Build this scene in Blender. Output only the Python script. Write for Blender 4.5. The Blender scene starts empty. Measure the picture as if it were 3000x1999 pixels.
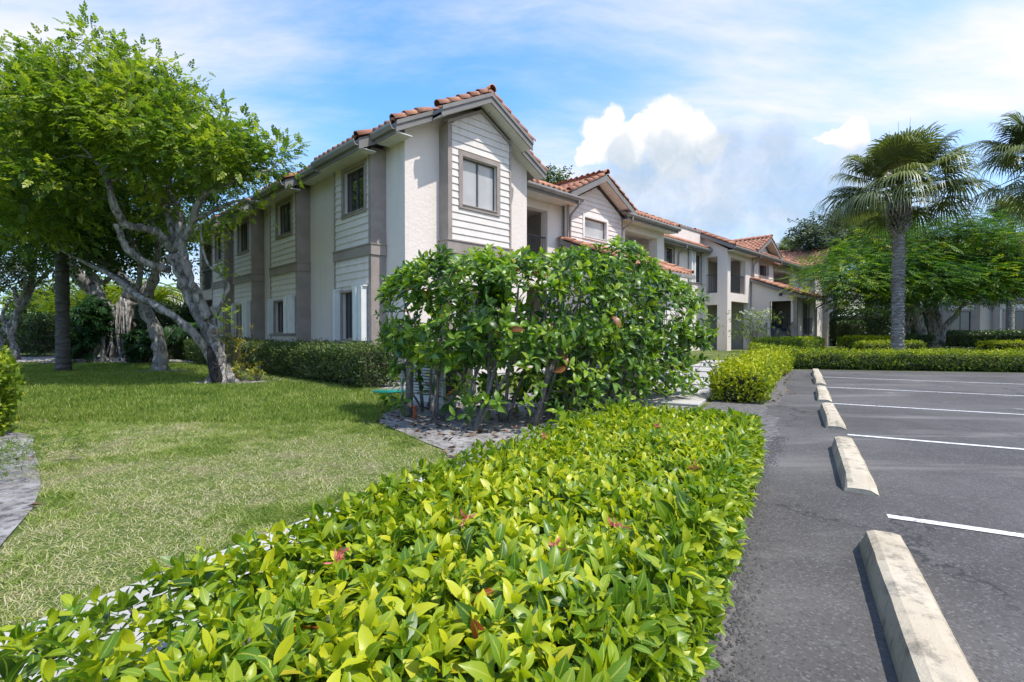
import bpy, math
import numpy as np
from mathutils import Matrix, Vector

rng = np.random.default_rng(7)
SC = bpy.context.scene
COL = SC.collection

# ------------------------------------------------------------------ camera
CAM_H = 1.10
cam_d = bpy.data.cameras.new('camera')
cam_d.sensor_width = 36.0
cam_d.lens = 36.0 * 1470.0 / 3000.0
cam_d.clip_start = 0.05
cam_d.clip_end = 2000.0
cam = bpy.data.objects.new('camera', cam_d)
COL.objects.link(cam)
cam.location = (0, 0, CAM_H)
cam.rotation_euler = (math.radians(90 - 0.838), 0, 0)
SC.camera = cam

# ------------------------------------------------------------------ light
SUN_EL = math.radians(64)
SUN_AZ = math.radians(122)            # measured from +Y (view direction) towards +X
to_sun = Vector((math.sin(SUN_AZ) * math.cos(SUN_EL), math.cos(SUN_AZ) * math.cos(SUN_EL), math.sin(SUN_EL)))
sun_d = bpy.data.lights.new('sun', 'SUN')
sun_d.energy = 2.0
sun_d.angle = math.radians(0.6)
sun_d.color = (1.0, 0.955, 0.88)
sun = bpy.data.objects.new('sun', sun_d)
COL.objects.link(sun)
sun.rotation_euler = to_sun.to_track_quat('Z', 'Y').to_euler()

SC.view_settings.view_transform = 'Standard'
SC.view_settings.look = 'None'
SC.view_settings.gamma = 1.0
SC.view_settings.use_curve_mapping = False
SC.view_settings.exposure = 1.42
SC.cycles.max_bounces = 6
SC.cycles.diffuse_bounces = 3
SC.cycles.glossy_bounces = 2
SC.cycles.transmission_bounces = 3
SC.cycles.transparent_max_bounces = 4
SC.cycles.sample_clamp_indirect = 4.0
SC.cycles.caustics_reflective = False
SC.cycles.caustics_refractive = False
SC.cycles.use_adaptive_sampling = True
SC.cycles.adaptive_threshold = 0.02

# ------------------------------------------------------------------ node helpers
class NT:
    def __init__(s, tree):
        s.t = tree; s.n = tree.nodes; s.l = tree.links
    def new(s, typ, **kw):
        nd = s.n.new(typ)
        ins = kw.pop('ins', None)
        for k, v in kw.items(): setattr(nd, k, v)
        if ins:
            for k, v in ins.items(): s.set(nd, k, v)
        return nd
    def set(s, nd, k, v):
        sock = nd.inputs[k]
        if isinstance(v, bpy.types.NodeSocket): s.l.new(v, sock)
        else: sock.default_value = v
    def math(s, op, a, b=None, c=None, clamp=False):
        nd = s.n.new('ShaderNodeMath'); nd.operation = op; nd.use_clamp = clamp
        for i, v in enumerate((a, b, c)):
            if v is not None: s.set(nd, i, v)
        return nd.outputs[0]
    def vmath(s, op, a, b=None, out=0):
        nd = s.n.new('ShaderNodeVectorMath'); nd.operation = op
        s.set(nd, 0, a)
        if b is not None: s.set(nd, 1, b)
        return nd.outputs[out]
    def mix(s, f, a, b, blend='MIX'):
        nd = s.n.new('ShaderNodeMix'); nd.data_type = 'RGBA'; nd.blend_type = blend
        for i, v in ((0, f), (6, a), (7, b)):
            if isinstance(v, bpy.types.NodeSocket): s.l.new(v, nd.inputs[i])
            else: nd.inputs[i].default_value = v if i == 0 else (tuple(v) + (1,))[:4]
        return nd.outputs[2]
    def noise(s, vec, scale, detail=4, rough=0.55, lac=2.0, dist=0.0, dim='3D'):
        nd = s.n.new('ShaderNodeTexNoise'); nd.noise_dimensions = dim
        if vec is not None: s.l.new(vec, nd.inputs['Vector'])
        nd.inputs['Scale'].default_value = scale; nd.inputs['Detail'].default_value = detail
        nd.inputs['Roughness'].default_value = rough; nd.inputs['Lacunarity'].default_value = lac
        nd.inputs['Distortion'].default_value = dist
        return nd.outputs[0]
    def ramp(s, f, stops, interp='LINEAR'):
        nd = s.n.new('ShaderNodeValToRGB'); s.l.new(f, nd.inputs[0])
        cr = nd.color_ramp; cr.interpolation = interp
        while len(cr.elements) > 1: cr.elements.remove(cr.elements[-1])
        for i, (p, c) in enumerate(stops):
            e = cr.elements[0] if i == 0 else cr.elements.new(p)
            e.position = p
            e.color = (tuple(c) + (1,))[:4] if hasattr(c, '__len__') else (c, c, c, 1)
        return nd.outputs[0]
    def smooth(s, f, lo, hi):
        nd = s.n.new('ShaderNodeMapRange'); nd.interpolation_type = 'SMOOTHSTEP'
        s.set(nd, 0, f); nd.inputs[1].default_value = lo; nd.inputs[2].default_value = hi
        return nd.outputs[0]

def pixdir(px, py):
    """world direction towards a place in the sky, given the photograph's own pixel grid"""
    p = math.radians(0.838); x = (px - 1500) / 1470.0; y = (999.5 - py) / 1470.0
    return Vector((x, math.cos(p) + y * math.sin(p), -math.sin(p) + y * math.cos(p))).normalized()

# ------------------------------------------------------------------ world
world = bpy.data.worlds.new('World'); SC.world = world; world.use_nodes = True
W = NT(world.node_tree); W.n.clear()
sky = W.new('ShaderNodeTexSky', sky_type='NISHITA', sun_disc=False, sun_elevation=SUN_EL,
            sun_rotation=SUN_AZ, air_density=1.0, dust_density=0.6, ozone_density=2.5, altitude=0.0)
tc = W.new('ShaderNodeTexCoord').outputs['Generated']
sep = W.new('ShaderNodeSeparateXYZ'); W.l.new(tc, sep.inputs[0])
zc = W.math('MAXIMUM', sep.outputs[2], 0.0)
inv = W.math('DIVIDE', 1.0, W.math('ADD', zc, 0.22))
comb = W.new('ShaderNodeCombineXYZ')
W.l.new(W.math('MULTIPLY', sep.outputs[0], inv), comb.inputs[0])
W.l.new(W.math('MULTIPLY', sep.outputs[1], inv), comb.inputs[1])
plane = comb.outputs[0]
# thin high cloud: streaks on a flat layer
mp = W.new('ShaderNodeMapping', ins={'Vector': plane, 'Rotation': (0, 0, math.radians(-28)), 'Scale': (0.55, 1.5, 1)})
mp.inputs['Location'].default_value = (3.1, 1.7, 0)
warp = W.noise(plane, 1.3, 3, 0.5)
mv = W.vmath('ADD', mp.outputs[0], W.vmath('SCALE', W.new('ShaderNodeCombineXYZ', ins={0: warp, 1: warp}).outputs[0]))
mv.node.inputs[1].links[0].from_node.inputs['Scale'].default_value = 0.25
streak = W.noise(mv, 1.5, 8, 0.57, 2.2, 0.0)
broad = W.noise(plane, 0.75, 3, 0.5)
cir = W.math('ADD', W.math('MULTIPLY', streak, 0.62), W.math('MULTIPLY', broad, 0.5))
cirm = W.smooth(cir, 0.47, 0.76)
# more veil towards the horizon and towards the sun's side of the sky
lowveil = W.smooth(sep.outputs[2], 0.62, 0.02)
east = W.smooth(sep.outputs[0], -0.15, 0.75)
veil = W.math('MULTIPLY', W.math('ADD', W.math('MULTIPLY', lowveil, 0.26), W.math('MULTIPLY', east, 0.36)),
              W.smooth(broad, 0.22, 0.62))
cirm = W.math('ADD', W.math('MULTIPLY', cirm, 0.85), veil, clamp=True)
# fair-weather heaps
wn = W.new('ShaderNodeTexNoise'); W.l.new(tc, wn.inputs['Vector'])
wn.inputs['Scale'].default_value = 11.0; wn.inputs['Detail'].default_value = 7; wn.inputs['Roughness'].default_value = 0.56
wv = W.vmath('SCALE', W.vmath('SUBTRACT', wn.outputs[1], (0.5, 0.5, 0.5)))
wv.node.inputs['Scale'].default_value = 0.085
dirw = W.vmath('ADD', tc, wv)
def lobes(spec):
    cur = None
    for px, py, r in spec:
        dd = W.vmath('DISTANCE', dirw, tuple(pixdir(px, py)), out=1)
        v = W.math('SUBTRACT', 1.0, W.math('DIVIDE', dd, r / 1470.0))
        cur = v if cur is None else W.math('MAXIMUM', cur, v)
    return cur
white = lobes([(1785, 345, 54), (1750, 405, 66), (1715, 445, 44), (1955, 365, 80), (1890, 385, 60), (2025, 400, 66), (2080, 435, 48), (1840, 425, 68), (1985, 440, 78), (2475, 410, 44), (2440, 405, 30)])
grey = lobes([(1830, 450, 80), (1960, 430, 85), (1880, 520, 120), (2000, 500, 110), (2120, 480, 120), (2260, 500, 130), (2100, 600, 180), (1900, 640, 160), (2330, 600, 170), (1750, 560, 90), (2480, 560, 150), (2250, 720, 160)])
fineb = W.noise(tc, 34, 6, 0.6)
whitem = W.smooth(W.math('ADD', white, W.math('MULTIPLY', W.math('SUBTRACT', fineb, 0.5), 0.35)), 0.0, 0.26)
bank = W.math('MULTIPLY', W.smooth(sep.outputs[2], 0.38, 0.08), W.smooth(W.noise(tc, 2.2, 6, 0.58), 0.30, 0.56))
greym = W.math('MAXIMUM', W.math('MULTIPLY', W.smooth(W.math('ADD', grey, W.math('MULTIPLY', W.math('SUBTRACT', fineb, 0.5), 0.4)), -0.05, 0.65), 0.80), W.math('MULTIPLY', bank, 0.7))
skyc = W.mix(1.0, sky.outputs[0], (0.40, 0.74, 1.02), 'MULTIPLY')
base = W.mix(cirm, skyc, (3.05, 2.88, 2.85))
wcol = W.mix(W.smooth(white, 0.05, 0.55), (2.9, 2.9, 2.95), (3.7, 3.5, 3.2))
base = W.mix(W.math('MULTIPLY', whitem, 0.96), base, wcol)
gtex = W.noise(dirw, 5.0, 6, 0.6)
gcol = W.mix(W.smooth(gtex, 0.35, 0.66), (1.20, 1.62, 2.05), (2.35, 2.45, 2.65))
base = W.mix(greym, base, gcol)
bg = W.new('ShaderNodeBackground', ins={'Color': base, 'Strength': 0.138})
wo = W.new('ShaderNodeOutputWorld'); W.l.new(bg.outputs[0], wo.inputs[0])

# ------------------------------------------------------------------ materials
MATS = {}
def mat(name):
    m = bpy.data.materials.new(name); m.use_nodes = True
    N = NT(m.node_tree); N.n.clear()
    out = N.new('ShaderNodeOutputMaterial'); b = N.new('ShaderNodeBsdfPrincipled')
    N.l.new(b.outputs[0], out.inputs[0]); MATS[name] = m
    N.b = b; N.out = out; N.m = m
    return N
def bump(N, h, strength=0.4, dist=0.01):
    bn = N.new('ShaderNodeBump', ins={'Height': h, 'Strength': strength, 'Distance': dist})
    N.l.new(bn.outputs[0], N.b.inputs['Normal'])
def objco(N): return N.new('ShaderNodeTexCoord').outputs['Object']
def geopos(N): return N.new('ShaderNodeNewGeometry').outputs['Position']
def plain(name, col, rough=0.6, var=0.10, scale=3.0, bscale=60, bstr=0.15, bdist=0.004, spec=0.4, metal=0.0, stain=0.0, objvar=0.0):
    N = mat(name); p = geopos(N)
    n1 = N.noise(p, scale, 6, 0.6)
    c0 = tuple(c * (1 - var) for c in col); c1 = tuple(min(1, c * (1 + var)) for c in col)
    c = N.mix(N.smooth(n1, 0.3, 0.7), c0, c1)
    if stain:
        mp = N.new('ShaderNodeMapping', ins={'Vector': p, 'Scale': (3.5, 3.5, 0.35)})
        st = N.smooth(N.noise(mp.outputs[0], 1.2, 6, 0.65), 0.52, 0.78)
        c = N.mix(N.math('MULTIPLY', st, stain), c, tuple(x * 0.55 for x in col))
    if objvar:
        r = N.new('ShaderNodeObjectInfo').outputs['Random']
        c = N.mix(N.math('MULTIPLY', r, objvar), c, tuple(x * 0.6 for x in col))
    N.l.new(c, N.b.inputs['Base Color'])
    N.b.inputs['Roughness'].default_value = rough; N.b.inputs['Specular IOR Level'].default_value = spec
    N.b.inputs['Metallic'].default_value = metal
    if bstr: bump(N, N.noise(p, bscale, 4, 0.6), bstr, bdist)
    return N

# stucco with trowelled relief
N = mat('stucco'); p = geopos(N)
big = N.noise(p, 2.2, 5, 0.6); med = N.noise(p, 9, 5, 0.62, dist=0.8); fine = N.noise(p, 70, 3, 0.6)
mp = N.new('ShaderNodeMapping', ins={'Vector': p, 'Scale': (2.4, 2.4, 0.22)})
st = N.smooth(N.noise(mp.outputs[0], 1.3, 6, 0.65), 0.5, 0.8)
c = N.mix(big, (0.75, 0.65, 0.585), (0.82, 0.72, 0.65))
c = N.mix(N.math('MULTIPLY', st, 0.42), c, (0.52, 0.48, 0.44))
N.l.new(c, N.b.inputs['Base Color']); N.b.inputs['Roughness'].default_value = 0.88; N.b.inputs['Specular IOR Level'].default_value = 0.2
h = N.math('ADD', N.math('MULTIPLY', N.smooth(med, 0.42, 0.62), 1.0), N.math('MULTIPLY', fine, 0.25))
bump(N, h, 0.32, 0.008)

plain('siding', (0.73, 0.655, 0.60), 0.55, 0.06, 4, 40, 0.08, 0.003, stain=0.22, objvar=0.10)
plain('trim', (0.325, 0.268, 0.235), 0.6, 0.12, 3, 60, 0.12, 0.003, stain=0.2)
plain('fascia', (0.225, 0.205, 0.192), 0.55, 0.10, 3, 60, 0.1, 0.003, stain=0.2)
plain('gutter', (0.29, 0.268, 0.25), 0.4, 0.10, 3, 60, 0.05, 0.002, stain=0.3)
plain('soffit', (0.74, 0.71, 0.67), 0.7, 0.08, 3, 60, 0.1, 0.003)
plain('shutter', (0.76, 0.75, 0.71), 0.4, 0.05, 3, 60, 0.03, 0.002, stain=0.12)
plain('railing', (0.055, 0.055, 0.06), 0.45, 0.1, 3, 60, 0.03, 0.002)
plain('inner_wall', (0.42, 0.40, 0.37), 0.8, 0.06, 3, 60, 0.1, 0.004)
plain('door_dark', (0.10, 0.095, 0.095), 0.5, 0.1, 3, 60, 0.1, 0.004)
plain('step_grey', (0.20, 0.20, 0.215), 0.7, 0.12, 4, 50, 0.2, 0.004)
plain('metal_white', (0.62, 0.62, 0.60), 0.45, 0.08, 3, 60, 0.03, 0.002, stain=0.25)
plain('box_green', (0.035, 0.055, 0.045), 0.5, 0.15, 3, 60, 0.08, 0.003, stain=0.2)
plain('hose', (0.01, 0.19, 0.14), 0.35, 0.1, 3, 60, 0.0)
plain('pipe', (0.36, 0.38, 0.39), 0.45, 0.1, 5, 60, 0.05, 0.002)
plain('tag_blue', (0.12, 0.28, 0.50), 0.5, 0.1, 5, 60, 0.0)
plain('lamp_black', (0.02, 0.02, 0.022), 0.4, 0.1, 5, 60, 0.0)
plain('pipe_rust', (0.36, 0.10, 0.04), 0.7, 0.2, 15, 60, 0.2, 0.003)
plain('old_wood', (0.16, 0.14, 0.125), 0.85, 0.35, 14, 40, 0.5, 0.01)
plain('house_blue', (0.42, 0.48, 0.56), 0.7, 0.06)
plain('roof_grey', (0.34, 0.30, 0.27), 0.8, 0.15, 8)

# clay tile
N = mat('clay'); p = geopos(N)
r = N.new('ShaderNodeObjectInfo').outputs['Random']
at = N.new('ShaderNodeAttribute', attribute_name='tint').outputs['Fac']
rr = N.math('FRACT', N.math('ADD', r, at))
c = N.ramp(rr, [(0, (0.30, 0.115, 0.060)), (0.35, (0.40, 0.165, 0.088)), (0.7, (0.46, 0.21, 0.12)), (1, (0.36, 0.15, 0.09))])
wear = N.smooth(N.noise(p, 11, 6, 0.65), 0.52, 0.75)
c = N.mix(N.math('MULTIPLY', wear, 0.5), c, (0.55, 0.40, 0.30))
dk = N.smooth(N.noise(p, 4, 6, 0.7), 0.60, 0.8)
c = N.mix(N.math('MULTIPLY', dk, 0.55), c, (0.10, 0.065, 0.05))
N.l.new(c, N.b.inputs['Base Color']); N.b.inputs['Roughness'].default_value = 0.72
bump(N, N.noise(p, 60, 4, 0.6), 0.2, 0.004)

# window glass and what hangs behind it
def glass(name, col, col2):
    N = mat(name); p = geopos(N)
    c = N.mix(N.smooth(N.noise(p, 1.6, 2, 0.5), 0.35, 0.65), col, col2)
    N.l.new(c, N.b.inputs['Base Color']); N.b.inputs['Roughness'].default_value = 0.04
    N.b.inputs['Specular IOR Level'].default_value = 0.9; N.b.inputs['Coat Weight'].default_value = 0.5
    N.b.inputs['Coat Roughness'].default_value = 0.02
glass('glass', (0.012, 0.014, 0.020), (0.020, 0.024, 0.034))
glass('glass_blind', (0.40, 0.40, 0.40), (0.46, 0.455, 0.45))
glass('glass_blue', (0.012, 0.018, 0.06), (0.016, 0.03, 0.09))

# asphalt
N = mat('asphalt'); p = geopos(N)
n1 = N.noise(p, 0.55, 5, 0.6); n2 = N.noise(p, 3.2, 6, 0.65)
vor = N.new('ShaderNodeTexVoronoi', ins={'Vector': p, 'Scale': 110.0}); 
agg = N.smooth(vor.outputs['Color'], 0.0, 1.0)
spk = N.new('ShaderNodeSeparateColor', ins={0: vor.outputs['Color']})
c = N.mix(N.smooth(n1, 0.35, 0.66), (0.066, 0.059, 0.054), (0.106, 0.097, 0.089))
c = N.mix(N.math('MULTIPLY', N.smooth(n2, 0.45, 0.75), 0.45), c, (0.125, 0.114, 0.103))
c = N.mix(N.math('MULTIPLY', N.smooth(spk.outputs[0], 0.72, 1.0), 0.40), c, (0.22, 0.215, 0.21))
c = N.mix(N.math('MULTIPLY', N.smooth(spk.outputs[1], 0.72, 1.0), 0.40), c, (0.018, 0.018, 0.02))
mpx = N.new('ShaderNodeMapping', ins={'Vector': p, 'Rotation': (0, 0, math.radians(59.7 - 90)), 'Scale': (0.28, 1.5, 1)})
blot = N.smooth(N.noise(mpx.outputs[0], 0.9, 6, 0.65, dist=0.5), 0.52, 0.72)
c = N.mix(N.math('MULTIPLY', blot, 0.8), c, (0.19, 0.175, 0.157))
oil = N.smooth(N.noise(p, 0.8, 4, 0.6), 0.62, 0.74)
c = N.mix(N.math('MULTIPLY', oil, 0.5), c, (0.045, 0.044, 0.043))
spot = N.smooth(N.noise(p, 2.1, 2, 0.4), 0.725, 0.76)
c = N.mix(N.math('MULTIPLY', spot, 0.75), c, (0.30, 0.29, 0.28))
ck = N.new('ShaderNodeTexVoronoi', feature='DISTANCE_TO_EDGE', ins={'Vector': N.vmath('ADD', p, N.vmath('SCALE', N.new('ShaderNodeCombineXYZ', ins={0: n2, 1: N.noise(p, 2.7, 5, 0.6)}).outputs[0])), 'Scale': 0.42})
crk = N.math('MULTIPLY', N.smooth(ck.outputs[0], 0.010, 0.002), N.smooth(N.noise(p, 0.35, 3, 0.5), 0.46, 0.54))
c = N.mix(N.math('MULTIPLY', crk, 0.8), c, (0.02, 0.02, 0.02))
drip = N.smooth(N.noise(p, 5.5, 3, 0.5), 0.70, 0.76)
c = N.mix(N.math('MULTIPLY', drip, 0.7), c, (0.022, 0.022, 0.022))
N.l.new(c, N.b.inputs['Base Color']); N.b.inputs['Roughness'].default_value = 0.82; N.b.inputs['Specular IOR Level'].default_value = 0.35
bump(N, N.math('ADD', N.math('MULTIPLY', spk.outputs[2], 0.6), N.noise(p, 90, 3, 0.7)), 0.55, 0.005)

# concrete for walks and wheel stops
def concrete(name, c0, c1, dirt, dcol=(0.14, 0.135, 0.12), grime=0.0):
    N = mat(name); p = geopos(N)
    n1 = N.noise(p, 1.4, 6, 0.62); n2 = N.noise(p, 7, 7, 0.7); n3 = N.noise(p, 120, 3, 0.6)
    c = N.mix(N.smooth(n1, 0.3, 0.7), c0, c1)
    c = N.mix(N.math('MULTIPLY', N.smooth(n2, 0.52, 0.72), dirt), c, dcol)
    c = N.mix(N.math('MULTIPLY', N.smooth(n3, 0.6, 0.8), 0.25), c, (0.2, 0.19, 0.18))
    if grime:
        mp = N.new('ShaderNodeMapping', ins={'Vector': p, 'Scale': (9, 9, 2.0)})
        g1 = N.smooth(N.noise(mp.outputs[0], 1.0, 7, 0.72), 0.50, 0.66)
        c = N.mix(N.math('MULTIPLY', g1, grime), c, (0.075, 0.066, 0.055))
    N.l.new(c, N.b.inputs['Base Color']); N.b.inputs['Roughness'].default_value = 0.85; N.b.inputs['Specular IOR Level'].default_value = 0.25
    bump(N, N.math('ADD', N.math('MULTIPLY', n2, 1.5), n3), 0.45, 0.006)
concrete('walk', (0.36, 0.335, 0.30), (0.48, 0.455, 0.41), 0.5)
concrete('stop', (0.42, 0.345, 0.245), (0.56, 0.48, 0.36), 0.6, grime=0.55)
N = mat('paint'); p = geopos(N)
wv_ = N.noise(p, 26, 6, 0.7)
c = N.mix(N.smooth(wv_, 0.50, 0.66), (0.66, 0.65, 0.62), (0.17, 0.165, 0.16))
N.l.new(c, N.b.inputs['Base Color']); N.b.inputs['Roughness'].default_value = 0.7
bump(N, N.noise(p, 90, 3, 0.6), 0.3, 0.003)
N = mat('scuff'); N.b.inputs['Base Color'].default_value = (0.035, 0.03, 0.028, 1); N.b.inputs['Roughness'].default_value = 0.8

# sandy soil
N = mat('sand'); p = geopos(N)
n1 = N.noise(p, 2.4, 6, 0.65); n2 = N.noise(p, 17, 7, 0.7); n3 = N.noise(p, 70, 4, 0.65)
c = N.mix(N.smooth(n1, 0.32, 0.68), (0.22, 0.203, 0.19), (0.46, 0.43, 0.405))
c = N.mix(N.math('MULTIPLY', N.smooth(n2, 0.46, 0.66), 0.8), c, (0.075, 0.064, 0.058))
c = N.mix(N.math('MULTIPLY', N.smooth(n3, 0.58, 0.75), 0.5), c, (0.06, 0.05, 0.042))
N.l.new(c, N.b.inputs['Base Color']); N.b.inputs['Roughness'].default_value = 0.95; N.b.inputs['Specular IOR Level'].default_value = 0.1
bump(N, N.math('ADD', N.math('MULTIPLY', n2, 2.0), n3), 0.9, 0.02)

plain('grit', (0.13, 0.12, 0.112), 0.95, 0.45, 14, 60, 0.8, 0.01)
# lawn soil and thatch under the blades
N = mat('turf'); p = geopos(N)
n1 = N.noise(p, 0.55, 5, 0.6); n2 = N.noise(p, 4, 6, 0.7); n3 = N.noise(p, 45, 5, 0.7)
c = N.mix(N.smooth(n2, 0.3, 0.7), (0.075, 0.115, 0.024), (0.14, 0.180, 0.042))
c = N.mix(N.math('MULTIPLY', N.smooth(N.noise(p, 1.6, 6, 0.65), 0.48, 0.66), 0.7), c, (0.25, 0.20, 0.135))
c = N.mix(N.math('MULTIPLY', N.smooth(n3, 0.48, 0.70), 0.55), c, (0.045, 0.065, 0.018))
N.l.new(c, N.b.inputs['Base Color']); N.b.inputs['Roughness'].default_value = 0.95; N.b.inputs['Specular IOR Level'].default_value = 0.1
bump(N, n3, 0.8, 0.03)

# bark
def bark(name, c0, c1, c2, vs=(9, 9, 3.0), rings=0.0):
    N = mat(name); p = geopos(N)
    mp = N.new('ShaderNodeMapping', ins={'Vector': p, 'Scale': vs})
    n1 = N.noise(mp.outputs[0], 1.0, 7, 0.68, dist=0.6); n2 = N.noise(p, 2.2, 5, 0.6); n3 = N.noise(p, 30, 5, 0.7)
    c = N.mix(N.smooth(n1, 0.34, 0.68), c0, c1)
    c = N.mix(N.smooth(n2, 0.48, 0.66), c, c2)
    N.l.new(c, N.b.inputs['Base Color']); N.b.inputs['Roughness'].default_value = 0.92; N.b.inputs['Specular IOR Level'].default_value = 0.15
    h = N.math('ADD', N.math('MULTIPLY', n1, 1.4), N.math('MULTIPLY', n3, 0.5))
    if rings:
        sp = N.new('ShaderNodeSeparateXYZ', ins={0: p})
        wv = N.math('SINE', N.math('MULTIPLY', N.math('ADD', sp.outputs[2], N.math('MULTIPLY', n2, 0.25)), rings))
        h = N.math('ADD', h, N.math('MULTIPLY', wv, 0.35))
    bump(N, h, 1.0, 0.05)
bark('bark_grey', (0.075, 0.066, 0.058), (0.50, 0.47, 0.435), (0.29, 0.27, 0.245), (11, 11, 5))
bark('bark_dark', (0.07, 0.06, 0.052), (0.20, 0.18, 0.16), (0.125, 0.115, 0.10))
bark('bark_palm', (0.17, 0.157, 0.145), (0.50, 0.475, 0.445), (0.33, 0.31, 0.285), (7, 7, 26), 60)
bark('bark_ring', (0.085, 0.078, 0.072), (0.20, 0.185, 0.17), (0.14, 0.13, 0.12), (4, 4, 14), 34)
bark('stem_grey', (0.13, 0.115, 0.10), (0.34, 0.32, 0.295), (0.24, 0.225, 0.20), (30, 30, 14))
plain('burnt', (0.012, 0.011, 0.012), 0.9, 0.4, 14, 30, 0.5, 0.01)
plain('heartwood', (0.22, 0.13, 0.07), 0.9, 0.3, 14, 30, 0.5, 0.01)

# leaves: colour by a per-leaf 'tint' value, paler midrib from the leaf's own uv
def leafmat(name, stops, rough=0.42, trans=0.32, spec=0.5, rib=None, tcol=(1.15, 1.25, 0.45), objr=0.0):
    N = mat(name)
    at = N.new('ShaderNodeAttribute', attribute_name='tint').outputs['Fac']
    if objr:
        r = N.new('ShaderNodeObjectInfo').outputs['Random']
        at = N.math('ADD', at, N.math('MULTIPLY', N.math('SUBTRACT', r, 0.5), objr), clamp=True)
    c = N.ramp(at, stops)
    uv = N.new('ShaderNodeUVMap').outputs[0]
    if rib:
        sp = N.new('ShaderNodeSeparateXYZ', ins={0: uv})
        du = N.math('ABSOLUTE', N.math('SUBTRACT', sp.outputs[0], 0.5))
        k = N.smooth(du, 0.075, 0.02)
        ph = N.math('SUBTRACT', sp.outputs[1], N.math('MULTIPLY', du, 0.55))
        ven = N.smooth(N.math('ABSOLUTE', N.math('SUBTRACT', N.math('FRACT', N.math('MULTIPLY', ph, 9.0)), 0.5)), 0.10, 0.02)
        c = N.mix(N.math('MULTIPLY', k, 0.75), c, rib)
        c = N.mix(N.math('MULTIPLY', ven, 0.22), c, rib)
    N.l.new(c, N.b.inputs['Base Color'])
    N.b.inputs['Roughness'].default_value = rough; N.b.inputs['Specular IOR Level'].default_value = spec
    tr = N.new('ShaderNodeBsdfTranslucent')
    N.l.new(N.mix(1.0, c, tcol, 'MULTIPLY'), tr.inputs[0])
    ms = N.new('ShaderNodeMixShader', ins={0: trans})
    N.l.new(N.b.outputs[0], ms.inputs[1]); N.l.new(tr.outputs[0], ms.inputs[2])
    N.l.new(ms.outputs[0], N.out.inputs[0])
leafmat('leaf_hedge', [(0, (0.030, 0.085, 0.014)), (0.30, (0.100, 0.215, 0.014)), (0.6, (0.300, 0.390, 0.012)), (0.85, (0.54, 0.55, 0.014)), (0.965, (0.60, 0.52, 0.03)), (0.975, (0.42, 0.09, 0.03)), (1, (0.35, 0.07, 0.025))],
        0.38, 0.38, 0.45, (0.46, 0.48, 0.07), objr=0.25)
leafmat('leaf_shrub', [(0, (0.014, 0.046, 0.014)), (0.4, (0.045, 0.125, 0.018)), (0.7, (0.150, 0.290, 0.018)), (0.95, (0.36, 0.46, 0.025)), (0.975, (0.34, 0.27, 0.03)), (0.985, (0.36, 0.12, 0.03)), (1, (0.3, 0.09, 0.03))],
        0.36, 0.42, 0.45, (0.25, 0.32, 0.09), objr=0.25)
leafmat('leaf_box', [(0, (0.034, 0.078, 0.014)), (0.5, (0.130, 0.210, 0.016)), (1, (0.46, 0.48, 0.016))], 0.5, 0.34, 0.3)
leafmat('leaf_boxdark', [(0, (0.018, 0.045, 0.014)), (0.5, (0.045, 0.090, 0.020)), (1, (0.13, 0.18, 0.035))], 0.38, 0.28)
leafmat('leaf_wallhedge', [(0, (0.022, 0.050, 0.014)), (0.5, (0.065, 0.115, 0.026)), (1, (0.25, 0.28, 0.085))], 0.42, 0.3, .4)
leafmat('leaf_tree', [(0, (0.034, 0.080, 0.018)), (0.45, (0.110, 0.195, 0.028)), (0.8, (0.24, 0.325, 0.034)), (1, (0.38, 0.43, 0.05))], 0.45, 0.50, 0.4)
leafmat('leaf_dark', [(0, (0.018, 0.048, 0.010)), (0.5, (0.055, 0.110, 0.014)), (1, (0.19, 0.25, 0.02))], 0.45, 0.48, .4)
leafmat('leaf_fern', [(0, (0.020, 0.070, 0.024)), (0.5, (0.055, 0.145, 0.028)), (0.85, (0.18, 0.285, 0.022)), (1, (0.36, 0.42, 0.018))], 0.5, 0.42, .4)
leafmat('leaf_grey', [(0, (0.045, 0.068, 0.038)), (0.5, (0.095, 0.130, 0.065)), (1, (0.17, 0.20, 0.09))], 0.5, 0.28)
leafmat('leaf_palm', [(0, (0.050, 0.075, 0.028)), (0.5, (0.135, 0.165, 0.055)), (0.9, (0.25, 0.27, 0.085)), (1, (0.26, 0.22, 0.08))], 0.42, 0.26, 0.45)
leafmat('leaf_areca', [(0, (0.07, 0.13, 0.012)), (0.5, (0.19, 0.25, 0.014)), (1, (0.36, 0.37, 0.02))], 0.45, 0.40)
leafmat('leaf_monstera', [(0, (0.010, 0.034, 0.012)), (0.5, (0.022, 0.070, 0.018)), (1, (0.055, 0.130, 0.028))], 0.5, 0.25, 0.3)
leafmat('leaf_croton', [(0, (0.10, 0.15, 0.014)), (0.5, (0.38, 0.33, 0.02)), (0.8, (0.50, 0.36, 0.02)), (1, (0.48, 0.17, 0.03))], 0.4, 0.34)
leafmat('petal_white', [(0, (0.75, 0.74, 0.70)), (1, (0.82, 0.81, 0.78))], 0.6, 0.25, 0.3)
leafmat('petal_pink', [(0, (0.62, 0.10, 0.12)), (1, (0.70, 0.22, 0.2))], 0.6, 0.25, 0.3)
leafmat('dead_leaf', [(0, (0.07, 0.045, 0.03)), (0.5, (0.16, 0.10, 0.06)), (0.85, (0.27, 0.19, 0.12)), (1, (0.33, 0.12, 0.05))], 0.8, 0.1, 0.2)
leafmat('blade', [(0, (0.060, 0.120, 0.016)), (0.35, (0.155, 0.235, 0.032)), (0.62, (0.30, 0.365, 0.070)), (0.78, (0.46, 0.46, 0.19)), (1, (0.62, 0.53, 0.36))], 0.6, 0.36, 0.25)

# ------------------------------------------------------------------ geometry helpers
def nrm(a):
    return a / np.maximum(np.linalg.norm(a, axis=-1, keepdims=True), 1e-9)

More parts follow.
